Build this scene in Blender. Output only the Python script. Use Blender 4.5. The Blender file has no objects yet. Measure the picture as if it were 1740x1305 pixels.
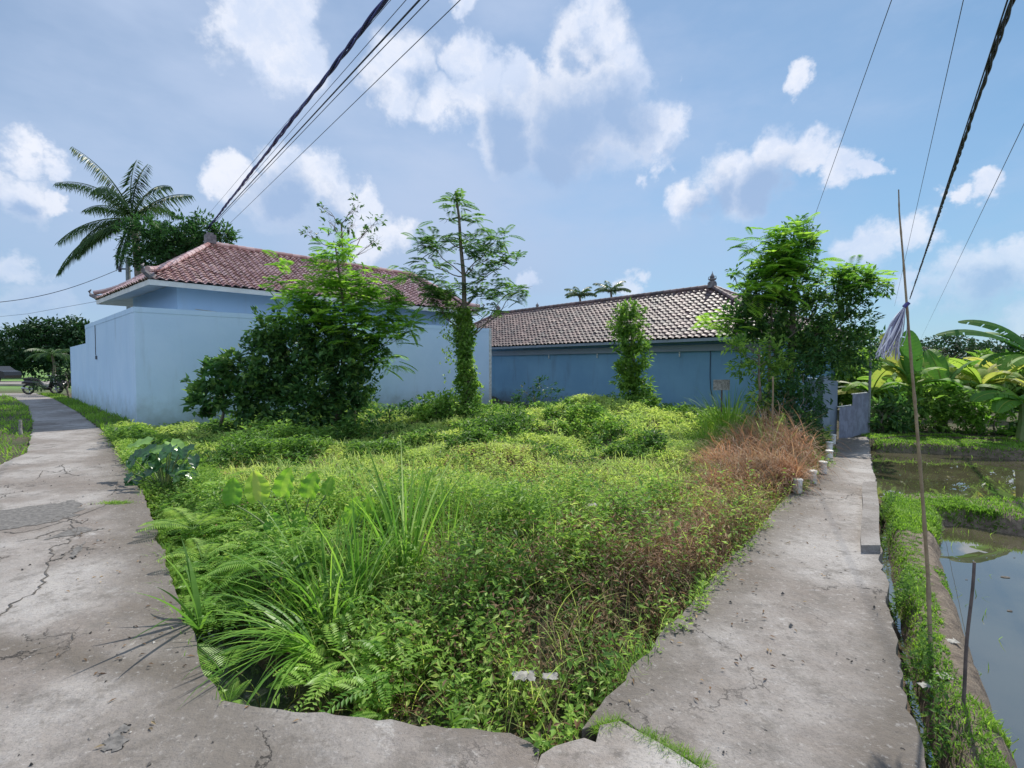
import bpy, math, random
import numpy as np
from mathutils import Vector, noise as mnoise
R = math.radians
rng = np.random.default_rng(7)
random.seed(7)
sc = bpy.context.scene
COL = sc.collection

# ------------------------------------------------------------------ camera
FPX, PITCH, EYE = 840.0, R(2.216), 1.6
cam = bpy.data.cameras.new("camera"); camo = bpy.data.objects.new("camera", cam)
COL.objects.link(camo); sc.camera = camo
cam.sensor_width = 36.0; cam.lens = 36.0 * FPX / 1740.0
cam.clip_start = 0.05; cam.clip_end = 3000
camo.location = (0, 0, EYE); camo.rotation_euler = (R(90) - PITCH, 0, 0)
cp, sp = math.cos(PITCH), math.sin(PITCH)
def ray(px, py):
    a, b = (px - 870) / FPX, (652.5 - py) / FPX
    return np.array([a, cp + b * sp, -sp + b * cp])
def P(px, py, Y):                       # world point seen at a pixel of the photo, at depth Y
    d = ray(px, py); return np.array([0, 0, EYE]) + d * (Y / d[1])
def G(px, py, z=0.0):                   # world point on the level z
    d = ray(px, py); return np.array([0, 0, EYE]) + d * ((z - EYE) / d[2])
def proj(p):                            # arrays of world points -> photo pixels
    p = np.asarray(p, float); x = p[..., 0]; y = p[..., 1]; z = p[..., 2] - EYE
    f = y * cp - z * sp; u = y * sp + z * cp
    f = np.where(f < 0.05, 0.05, f)
    return 870 + FPX * x / f, 652.5 - FPX * u / f

# ------------------------------------------------------------------ sun, sky, exposure
SUN_AZ, SUN_EL = R(36), R(52)
SKY_STRENGTH, SUN_STRENGTH, EXPOSURE = 0.145, 5.0, 0.12
sund = bpy.data.lights.new("sun", 'SUN'); suno = bpy.data.objects.new("sun", sund); COL.objects.link(suno)
sund.energy = SUN_STRENGTH; sund.angle = R(0.5); sund.color = (1.0, 0.95, 0.86)
sdir = Vector((math.sin(SUN_AZ) * math.cos(SUN_EL), math.cos(SUN_AZ) * math.cos(SUN_EL), math.sin(SUN_EL)))
suno.rotation_euler = sdir.to_track_quat('Z', 'Y').to_euler(); suno.location = (20, 20, 30)
vs = sc.view_settings
vs.view_transform = 'Standard'; vs.look = 'None'; vs.exposure = EXPOSURE; vs.gamma = 1.0; vs.use_curve_mapping = False
sc.cycles.caustics_reflective = False; sc.cycles.caustics_refractive = False
world = bpy.data.worlds.new("World"); sc.world = world; world.use_nodes = True
nt = world.node_tree; nt.nodes.clear()
def nd(t, typ, **kw):
    n = t.nodes.new(typ)
    for k, v in kw.items(): setattr(n, k, v)
    return n
def math_n(t, op, a, b=None, c=None, clamp=False):
    n = nd(t, 'ShaderNodeMath', operation=op, use_clamp=clamp)
    for i, v in enumerate((a, b, c)):
        if v is None: continue
        if hasattr(v, 'links'): t.links.new(v, n.inputs[i])
        else: n.inputs[i].default_value = v
    return n.outputs[0]
def mixc(t, f, a, b, mode='MIX'):
    n = nd(t, 'ShaderNodeMix', data_type='RGBA', blend_type=mode)
    for i, v in ((0, f), (6, a), (7, b)):
        if hasattr(v, 'links'): t.links.new(v, n.inputs[i])
        elif i == 0: n.inputs[0].default_value = v
        else: n.inputs[i].default_value = (*v, 1)
    return n.outputs[2]
def noise_n(t, vec, scale, detail=4, rough=.55, out=0):
    n = nd(t, 'ShaderNodeTexNoise'); n.inputs['Scale'].default_value = scale
    n.inputs['Detail'].default_value = detail; n.inputs['Roughness'].default_value = rough
    if vec is not None: t.links.new(vec, n.inputs['Vector'])
    return n.outputs[out]
def ramp_n(t, f, stops, interp='LINEAR'):
    n = nd(t, 'ShaderNodeValToRGB'); e = n.color_ramp; e.interpolation = interp
    while len(e.elements) < len(stops): e.elements.new(.5)
    for el, (p, c) in zip(e.elements, stops): el.position = p; el.color = (*c, 1) if len(c) == 3 else c
    t.links.new(f, n.inputs[0]); return n.outputs[0]
def smooth_n(t, v, a, b):
    n = nd(t, 'ShaderNodeMapRange', interpolation_type='SMOOTHSTEP')
    t.links.new(v, n.inputs[0]); n.inputs[1].default_value = a; n.inputs[2].default_value = b
    return n.outputs[0]
def build_world():
    t = nt
    sky = nd(t, 'ShaderNodeTexSky', sky_type='NISHITA'); sky.sun_disc = False
    sky.sun_elevation = SUN_EL; sky.sun_rotation = SUN_AZ
    sky.altitude = 100; sky.air_density = 1.0; sky.dust_density = 0.15; sky.ozone_density = 1.6
    tc = nd(t, 'ShaderNodeTexCoord'); g = tc.outputs['Generated']
    n1 = noise_n(t, g, 3.2, 7, .62, 1); n2 = noise_n(t, g, 13.0, 5, .65, 1)
    def vm(op, a, b=None, s=None):
        n = nd(t, 'ShaderNodeVectorMath', operation=op)
        t.links.new(a, n.inputs[0])
        if b is not None:
            if hasattr(b, 'links'): t.links.new(b, n.inputs[1])
            else: n.inputs[1].default_value = b
        if s is not None: n.inputs['Scale'].default_value = s
        return n.outputs[0]
    d1 = vm('SCALE', vm('SUBTRACT', n1, (.5, .5, .5)), s=.17)
    d2 = vm('SCALE', vm('SUBTRACT', n2, (.5, .5, .5)), s=.085)
    dv = vm('ADD', vm('ADD', g, d1), d2)
    def lobe_field(lobes, vec):
        cur = None
        for (px, py, r) in lobes:
            a = ray(px, py); a /= np.linalg.norm(a); b = ray(px + r, py); b /= np.linalg.norm(b)
            rad = float(np.linalg.norm(a - b))
            n = nd(t, 'ShaderNodeVectorMath', operation='DISTANCE'); t.links.new(vec, n.inputs[0]); n.inputs[1].default_value = tuple(a)
            v = math_n(t, 'MULTIPLY_ADD', n.outputs['Value'], -1 / rad, 1.0)
            cur = v if cur is None else math_n(t, 'MAXIMUM', cur, v)
        return cur
    A = [(695,115,75),(690,170,55),(750,190,55),(800,110,50),(825,170,60),(890,135,48),(940,150,45),(1010,75,82),(970,120,50),(1045,150,60),
         (900,215,85),(1000,215,95),(960,245,70),(1065,215,50),(860,235,60),(1110,205,52),(1120,255,35),
         (450,55,90),(505,90,62),(395,30,60),(470,5,80),(395,290,48),(480,282,50),(540,310,55),(595,350,46),(470,340,65),(650,400,46),
         (30,225,60),(85,240,45),(30,305,75),(95,315,40),(35,440,60),(60,515,75),(1310,250,62),(1240,290,62),(1175,330,50),
         (1370,262,52),(1420,285,48),(1275,320,75),(1462,285,30),(1465,425,60),(1540,410,60),(1600,330,34),(1660,312,45),(1640,470,90),
         (1710,450,70),(1560,500,50),(1720,540,70),(790,5,32),(1140,130,22),(905,468,22),(1075,497,26),(1070,280,30),(1345,115,35)]
    S = [(975,215,105),(1050,190,70),(870,230,60),(1000,85,40),(722,165,40),(960,280,90),(880,265,60),(1300,325,80),(1230,340,60),(480,345,72),(560,365,45),(1130,240,30),
         (60,520,70),(1650,500,80),(30,330,50)]
    fA = lobe_field(A, dv); fS = lobe_field(S, dv)
    # broken cloud over the unseen rest of the dome, brightened to light the walls
    sep = nd(t, 'ShaderNodeSeparateXYZ'); t.links.new(g, sep.inputs[0]); y, z = sep.outputs[1], sep.outputs[2]
    veil = smooth_n(t, noise_n(t, vm('MULTIPLY', g, (1.0, 1.0, 2.6)), 1.7, 6, .55), .36, .70)
    fine = smooth_n(t, noise_n(t, vm('MULTIPLY', g, (1.0, 1.0, 2.2)), 4.5, 8, .6), .42, .75)
    back = smooth_n(t, y, .1, -.35)
    fill_cloud = math_n(t, 'MULTIPLY', smooth_n(t, n1_val(t, g), .40, .52), back)
    n3 = noise_n(t, dv, 7, 6, .62)
    alpha = smooth_n(t, math_n(t, 'ADD', fA, math_n(t, 'MULTIPLY_ADD', n3, .7, -.35)), -.06, .46)
    alpha = math_n(t, 'MAXIMUM', alpha, fill_cloud)
    shade = math_n(t, 'MULTIPLY', smooth_n(t, math_n(t, 'ADD', fS, math_n(t, 'MULTIPLY_ADD', n3, .6, -.3)), -.25, .75), .92)
    base = mixc(t, 1.0, sky.outputs[0], (0.66, 0.80, 0.82), 'MULTIPLY')
    # colours are given in the sky texture's own scale
    hz = smooth_n(t, z, .42, -.02)
    xs = smooth_n(t, sep.outputs[0], .75, -.15)
    base = mixc(t, 1.0, base, mixc(t, xs, (.68, .80, .82), (1.0, 1.0, 1.0)), 'MULTIPLY')
    va = math_n(t, 'MULTIPLY', math_n(t, 'MULTIPLY_ADD', veil, .55, .42), math_n(t, 'MULTIPLY_ADD', xs, .75, .25))
    c = mixc(t, va, base, (3.15, 3.9, 5.3))
    c = mixc(t, math_n(t, 'MULTIPLY', fine, .30), c, (3.4, 4.1, 5.5))
    c = mixc(t, math_n(t, 'MULTIPLY', hz, .6), c, (2.1, 3.1, 4.6))
    cl = mixc(t, smooth_n(t, noise_n(t, dv, 9, 4, .6), .35, .65), (5.7, 5.9, 6.5), (4.3, 4.9, 6.1))
    cl = mixc(t, shade, cl, (2.1, 3.05, 4.7))
    lowfade = math_n(t, 'SUBTRACT', .96, math_n(t, 'MULTIPLY', smooth_n(t, z, .32, .0), .62))
    c = mixc(t, math_n(t, 'MULTIPLY', alpha, lowfade), c, cl)
    c = mixc(t, math_n(t, 'MULTIPLY', fill_cloud, .9), c, (4.6, 5.7, 7.6))  # unseen cloud behind the camera, made brighter to add fill on the walls
    bg = nd(t, 'ShaderNodeBackground'); bg.inputs['Strength'].default_value = SKY_STRENGTH
    t.links.new(c, bg.inputs['Color'])
    out = nd(t, 'ShaderNodeOutputWorld'); t.links.new(bg.outputs[0], out.inputs['Surface'])
def n1_val(t, g): return noise_n(t, g, 2.4, 6, .6)
build_world()

# ------------------------------------------------------------------ helpers
def tag(o, label=None, cat=None, group=None, kind=None):
    if label: o['label'] = label
    if cat: o['category'] = cat
    if group: o['group'] = group
    if kind: o['kind'] = kind
    return o
def empty(name, loc, label, cat, group=None):
    o = bpy.data.objects.new(name, None); COL.objects.link(o); o.location = tuple(float(v) for v in loc)
    o.empty_display_size = .2
    return tag(o, label, cat, group)
class MB:
    def __init__(s): s.V, s.L, s.S, s.T, s.n = [], [], [], [], 0
    def add(s, V, F, tint=.5):
        V = np.asarray(V, float).reshape(-1, 3); F = np.asarray(F, int)
        if len(F) == 0: return
        s.V.append(V); s.L.append((F + s.n).ravel()); s.S.append(np.full(len(F), F.shape[1]))
        s.T.append(np.broadcast_to(np.asarray(tint, float), (len(F),)).copy()); s.n += len(V)
    def box(s, c, size, rz=0, tint=.5, tilt=None):
        c = np.array(c, float); h = np.array(size, float) / 2
        v = np.array([[i, j, k] for i in (-1, 1) for j in (-1, 1) for k in (-1, 1)]) * h
        ca, sa = math.cos(rz), math.sin(rz)
        v = np.c_[v[:, 0] * ca - v[:, 1] * sa, v[:, 0] * sa + v[:, 1] * ca, v[:, 2]] + c
        s.add(v, [[0, 1, 3, 2], [4, 6, 7, 5], [0, 4, 5, 1], [2, 3, 7, 6], [0, 2, 6, 4], [1, 5, 7, 3]], tint)
    def tube(s, pts, rad, sides=6, tint=.5, caps=True):
        pts = np.asarray(pts, float); n = len(pts); rad = np.broadcast_to(np.asarray(rad, float), (n,))
        d = np.gradient(pts, axis=0); d /= np.linalg.norm(d, axis=1)[:, None] + 1e-9
        ref = np.array([0, 0, 1.]) if abs(d[0][2]) < .8 else np.array([1., 0, 0])
        a = np.cross(d, ref); a /= np.linalg.norm(a, axis=1)[:, None] + 1e-9; b = np.cross(d, a)
        th = np.arange(sides) / sides * 2 * np.pi
        V = (pts[:, None] + rad[:, None, None] * (a[:, None] * np.cos(th)[None, :, None] + b[:, None] * np.sin(th)[None, :, None])).reshape(-1, 3)
        i = np.arange(n - 1)[:, None] * sides; j = np.arange(sides)[None]; k = (j + 1) % sides
        F = np.stack([i + j, i + k, i + sides + k, i + sides + j], -1).reshape(-1, 4)
        s.add(V, F, tint)
        if caps: s.add(V[:sides], [list(range(sides))], tint); s.add(V[-sides:], [list(range(sides))[::-1]], tint)
    def leaves(s, Pb, D, N, L, W, tint, fold=.15, mid=.42):
        Pb = np.asarray(Pb, float); m = len(Pb)
        if m == 0: return
        D = D / (np.linalg.norm(D, axis=1)[:, None] + 1e-9)
        S_ = np.cross(D, N); S_ /= np.linalg.norm(S_, axis=1)[:, None] + 1e-9; U = np.cross(S_, D)
        L = np.broadcast_to(L, (m,))[:, None]; W = np.broadcast_to(W, (m,))[:, None]
        c = Pb + D * L * mid + U * W * fold
        tip = Pb + D * L - U * L * .12
        V = np.stack([Pb, c - S_ * W * .5, tip, c + S_ * W * .5], 1).reshape(-1, 3)
        i = np.arange(m)[:, None] * 4
        F = np.concatenate([i + [[0, 1, 2]], i + [[0, 2, 3]]], 1).reshape(-1, 3)
        s.add(V, F, np.repeat(np.broadcast_to(tint, (m,)), 2))
    def blades(s, Pb, head, L, W, lean0, droop, tint, segs=5, twist=.0):
        Pb = np.asarray(Pb, float); m = len(Pb)
        L = np.broadcast_to(L, (m,)); W = np.broadcast_to(W, (m,)); lean0 = np.broadcast_to(lean0, (m,)); droop = np.broadcast_to(droop, (m,))
        h = np.stack([np.cos(head), np.sin(head), np.zeros(m)], 1); side = np.stack([-np.sin(head + twist), np.cos(head + twist), np.zeros(m)], 1)
        pts = [Pb]; cur = Pb.copy()
        for k in range(segs):
            th = lean0 + droop * ((k + .5) / segs) ** 1.4
            cur = cur + (h * np.sin(th)[:, None] + np.array([0, 0, 1]) * np.cos(th)[:, None]) * (L / segs)[:, None]
            pts.append(cur)
        pr = [.55, .95, 1., .85, .6, .35, .2, .1]
        V = []
        for k in range(segs):
            w = (W * np.interp(k / segs, [0, .25, .6, 1], [.6, 1, .8, .1]) * .5)[:, None]
            V += [pts[k] - side * w, pts[k] + side * w]
        V.append(pts[segs])
        nv = len(V); V = np.stack(V, 1).reshape(-1, 3); b = np.arange(m)[:, None] * nv
        Q = np.concatenate([b + [[2 * k, 2 * k + 1, 2 * k + 3, 2 * k + 2]] for k in range(segs - 1)], 1).reshape(-1, 4)
        T3 = b + [[2 * segs - 2, 2 * segs - 1, 2 * segs]]
        s.add(V, Q, np.repeat(np.broadcast_to(tint, (m,)), segs - 1)); s.add(V, T3, tint)
    def build(s, name, mat, parent=None, origin=None, smooth=False):
        me = bpy.data.meshes.new(name); V = np.concatenate(s.V); L = np.concatenate(s.L); S = np.concatenate(s.S); T = np.concatenate(s.T)
        o_ = np.array(parent.location if parent is not None else (origin if origin is not None else (0, 0, 0)), float)
        if parent is not None and origin is not None: o_ = np.array(origin, float)
        V = V - o_
        me.vertices.add(len(V)); me.vertices.foreach_set('co', V.astype(np.float32).ravel())
        me.loops.add(len(L)); me.loops.foreach_set('vertex_index', L.astype(np.int32))
        me.polygons.add(len(S)); st = np.concatenate([[0], np.cumsum(S)[:-1]])
        me.polygons.foreach_set('loop_start', st.astype(np.int32)); me.polygons.foreach_set('loop_total', S.astype(np.int32))
        me.polygons.foreach_set('use_smooth', np.full(len(S), bool(smooth)))
        at = me.attributes.new('tint', 'FLOAT', 'FACE'); at.data.foreach_set('value', T.astype(np.float32))
        me.update(calc_edges=True); me.validate()
        me.materials.append(mat)
        o = bpy.data.objects.new(name, me); COL.objects.link(o)
        if parent is None: o.location = tuple(o_)
        else:
            o.parent = parent
        return o
def unit(n):
    v = rng.normal(size=(n, 3)); return v / np.linalg.norm(v, axis=1)[:, None]
def copy_tree(o, parent=None):
    c = o.copy(); COL.objects.link(c); c.parent = parent
    for ch in list(o.children): copy_tree(ch, c)
    return c

# ------------------------------------------------------------------ materials
def newmat(name):
    m = bpy.data.materials.new(name); m.use_nodes = True; t = m.node_tree; t.nodes.clear()
    out = nd(t, 'ShaderNodeOutputMaterial'); b = nd(t, 'ShaderNodeBsdfPrincipled'); t.links.new(b.outputs[0], out.inputs[0])
    return m, t, b, out
def setc(t, b, key, v):
    if hasattr(v, 'links'): t.links.new(v, b.inputs[key])
    elif isinstance(v, tuple): b.inputs[key].default_value = (*v, 1)
    else: b.inputs[key].default_value = v
def bump(t, b, h, strength=.3, dist=.02):
    n = nd(t, 'ShaderNodeBump'); n.inputs['Strength'].default_value = strength; n.inputs['Distance'].default_value = dist
    t.links.new(h, n.inputs['Height']); t.links.new(n.outputs[0], b.inputs['Normal'])
def leafmat(name, stops, trans=.4, rough=.45, tmul=(1.45, 1.5, 1.05), spec=.35, hue_noise=True):
    m, t, b, out = newmat(name)
    at = nd(t, 'ShaderNodeAttribute', attribute_name='tint')
    c = ramp_n(t, at.outputs['Fac'], stops)
    if hue_noise:
        tc = nd(t, 'ShaderNodeNewGeometry')
        n = smooth_n(t, noise_n(t, tc.outputs['Position'], 1.3, 3), .3, .7)
        c = mixc(t, 1.0, c, mixc(t, n, (.78, .86, .82), (1.18, 1.12, 1.0)), 'MULTIPLY')
    setc(t, b, 'Base Color', c); setc(t, b, 'Roughness', rough); b.inputs['Specular IOR Level'].default_value = spec
    tr = nd(t, 'ShaderNodeBsdfTranslucent'); t.links.new(mixc(t, 1.0, c, tmul, 'MULTIPLY'), tr.inputs['Color'])
    mx = nd(t, 'ShaderNodeMixShader'); mx.inputs[0].default_value = trans
    t.links.new(b.outputs[0], mx.inputs[1]); t.links.new(tr.outputs[0], mx.inputs[2]); t.links.new(mx.outputs[0], out.inputs[0])
    return m
def plainmat(name, col, rough=.6, col2=None, scale=6, bstr=.15, bscale=40, metallic=0, detail=5):
    m, t, b, out = newmat(name)
    g = nd(t, 'ShaderNodeNewGeometry').outputs['Position']
    c = col if col2 is None else mixc(t, smooth_n(t, noise_n(t, g, scale, detail, .6), .35, .65), col, col2)
    setc(t, b, 'Base Color', c); setc(t, b, 'Roughness', rough); b.inputs['Metallic'].default_value = metallic
    if bstr: bump(t, b, noise_n(t, g, bscale, 4), bstr, .01)
    return m
M = {}
M['weed'] = leafmat('weed_leaf', [(0, (.04, .10, .025)), (.45, (.17, .31, .06)), (.75, (.31, .46, .10)), (1, (.46, .54, .20))], .45, .5, spec=.3)
M['meadow'] = leafmat('meadow_leaf', [(0, (.24, .33, .10)), (.5, (.40, .50, .15)), (.85, (.50, .58, .21)), (1, (.54, .57, .32))], .48, .6, spec=.25)
M['bright'] = leafmat('bright_leaf', [(0, (.08, .19, .03)), (.5, (.20, .38, .06)), (1, (.38, .54, .14))], .5, .4)
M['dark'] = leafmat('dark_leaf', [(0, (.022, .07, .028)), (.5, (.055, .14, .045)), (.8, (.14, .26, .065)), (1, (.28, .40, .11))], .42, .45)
M['feather'] = leafmat('feathery_leaf', [(0, (.04, .11, .035)), (.5, (.10, .22, .06)), (1, (.22, .36, .09))], .45, .5)
M['feather_b'] = leafmat('feathery_leaf_bright', [(0, (.08, .20, .03)), (.5, (.20, .40, .05)), (1, (.36, .54, .09))], .5, .5)
M['far'] = leafmat('far_leaf', [(0, (.016, .045, .022)), (.6, (.03, .08, .03)), (1, (.06, .13, .04))], .25, .6)
M['palm'] = leafmat('palm_leaf', [(0, (.02, .05, .02)), (.6, (.045, .10, .035)), (1, (.12, .19, .06))], .3, .4)
M['dry'] = leafmat('dry_weed', [(0, (.08, .05, .035)), (.5, (.26, .17, .11)), (1, (.48, .38, .25))], .3, .7, (1.2, 1.0, .8), .2)
M['red'] = leafmat('red_dry_grass', [(0, (.17, .095, .065)), (.45, (.37, .22, .15)), (.8, (.52, .36, .26)), (1, (.62, .52, .36))], .35, .6, (1.2, 1, .8), .3)
M['grass'] = leafmat('reed_blade', [(0, (.07, .17, .03)), (.5, (.15, .31, .05)), (.9, (.27, .44, .08)), (1, (.55, .62, .36))], .5, .4, spec=.4)
M['turf'] = leafmat('turf_blade', [(0, (.09, .18, .03)), (.6, (.20, .36, .05)), (1, (.38, .48, .12))], .5, .55, spec=.25)
M['banana'] = leafmat('banana_leaf', [(0, (.04, .13, .035)), (.5, (.12, .27, .05)), (.85, (.28, .42, .08)), (1, (.42, .40, .12))], .5, .55, spec=.22)
M['pale'] = leafmat('pale_dead_leaf', [(0, (.25, .25, .18)), (1, (.6, .6, .48))], .3, .6)
M['heart'] = leafmat('heart_leaf', [(0, (.02, .07, .03)), (.6, (.05, .14, .05)), (1, (.22, .38, .10))], .3, .25, spec=.7)
M['taro'] = leafmat('taro_leaf', [(0, (.09, .26, .03)), (.6, (.20, .38, .045)), (.9, (.34, .50, .08)), (1, (.42, .50, .12))], .55, .35)
M['bark'] = plainmat('bark', (.10, .08, .06), .9, (.20, .17, .13), 9, .5, 30)
M['stem'] = plainmat('green_stem', (.10, .18, .04), .6, (.16, .2, .07), 9, .2, 30)
M['bamboo'] = plainmat('bamboo', (.20, .145, .085), .5, (.30, .23, .14), 14, .3, 60)
M['darkwood'] = plainmat('dark_stick', (.07, .055, .05), .8, (.13, .1, .09), 14, .3, 60)
M['cable'] = plainmat('cable', (.03, .035, .05), .5, None, 1, 0)
M['cable_blue'] = plainmat('cable_blue', (.05, .05, .22), .5, None, 1, 0)
M['wire'] = plainmat('thin_wire', (.07, .08, .10), .5, None, 1, 0)
M['pole'] = plainmat('concrete_pole', (.16, .19, .19), .8, (.24, .27, .27), 4, .2, 30)
M['trim'] = plainmat('soffit_paint', (.62, .62, .58), .7, (.72, .72, .68), 2, .05, 20)
M['black'] = plainmat('black_paint', (.012, .012, .014), .25, None, 1, 0)
M['rubber'] = plainmat('rubber', (.02, .02, .02), .8, None, 1, 0)
M['metal'] = plainmat('metal', (.4, .4, .42), .3, None, 1, 0, metallic=1)
M['white'] = plainmat('white_paint', (.72, .72, .68), .6, (.5, .5, .45), 12, .1, 60)
M['plastic'] = plainmat('plastic_litter', (.16, .155, .14), .8, (.32, .31, .28), 20, .4, 60)
M['soil'] = plainmat('soil', (.09, .065, .045), .9, (.17, .13, .09), 5, .6, 30)
M['finial'] = plainmat('finial_stone', (.13, .12, .13), .8, (.24, .22, .22), 9, .5, 40)
M['orange'] = plainmat('orange_tile', (.48, .20, .12), .6, (.38, .15, .09), 5, .3, 30)

def wallmat(name, c1, c2, dirt, zmax=.9, streak=.35):
    m, t, b, out = newmat(name)
    g = nd(t, 'ShaderNodeNewGeometry').outputs['Position']
    mp = nd(t, 'ShaderNodeMapping'); t.links.new(g, mp.inputs[0]); mp.inputs['Scale'].default_value = (1, 1, .16)
    c = mixc(t, smooth_n(t, noise_n(t, g, .7, 5), .3, .7), c1, c2)
    st = smooth_n(t, noise_n(t, mp.outputs[0], 3.0, 6, .62), .52, .82)
    c = mixc(t, math_n(t, 'MULTIPLY', st, streak), c, dirt)
    sep = nd(t, 'ShaderNodeSeparateXYZ'); t.links.new(g, sep.inputs[0])
    low = math_n(t, 'ADD', sep.outputs[2], math_n(t, 'MULTIPLY', noise_n(t, g, 2.2, 6, .65), -1.1))
    lf = math_n(t, 'MULTIPLY', smooth_n(t, low, zmax - .55, -.75), .75)
    c = mixc(t, lf, c, dirt)
    setc(t, b, 'Base Color', c); setc(t, b, 'Roughness', .9); b.inputs['Specular IOR Level'].default_value = .08
    bump(t, b, noise_n(t, g, 7, 8, .65), .25, .02)
    return m
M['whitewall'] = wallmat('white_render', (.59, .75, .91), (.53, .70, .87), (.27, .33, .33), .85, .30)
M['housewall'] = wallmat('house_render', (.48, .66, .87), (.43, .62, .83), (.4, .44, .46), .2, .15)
M['greywall'] = wallmat('blue_grey_render', (.20, .36, .50), (.165, .31, .45), (.12, .15, .17), .5, .45)
M['beam'] = wallmat('beam_render', (.42, .50, .62), (.36, .44, .56), (.2, .23, .26), -3, .3)
M['sidewall'] = wallmat('weathered_concrete', (.26, .32, .38), (.18, .23, .28), (.09, .11, .11), .6, .7)

def tilemat(name, stops, rough, moss=None):
    m, t, b, out = newmat(name)
    at = nd(t, 'ShaderNodeAttribute', attribute_name='tint')
    g = nd(t, 'ShaderNodeNewGeometry').outputs['Position']
    c = ramp_n(t, at.outputs['Fac'], stops)
    c = mixc(t, math_n(t, 'MULTIPLY', smooth_n(t, noise_n(t, g, 1.1, 6, .65), .45, .7), .5), c, moss or (.1, .08, .07))
    setc(t, b, 'Base Color', c); setc(t, b, 'Roughness', rough); b.inputs['Specular IOR Level'].default_value = 1.0
    bump(t, b, noise_n(t, g, 60, 3), .2, .005)
    return m
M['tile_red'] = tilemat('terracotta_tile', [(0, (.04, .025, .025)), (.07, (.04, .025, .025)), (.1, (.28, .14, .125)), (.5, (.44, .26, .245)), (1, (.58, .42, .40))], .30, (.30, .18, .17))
M['tile_old'] = tilemat('weathered_tile', [(0, (.02, .016, .016)), (.07, (.02, .016, .016)), (.1, (.05, .032, .034)), (.5, (.11, .058, .052)), (1, (.19, .115, .10))], .60, (.07, .065, .06))

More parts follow.
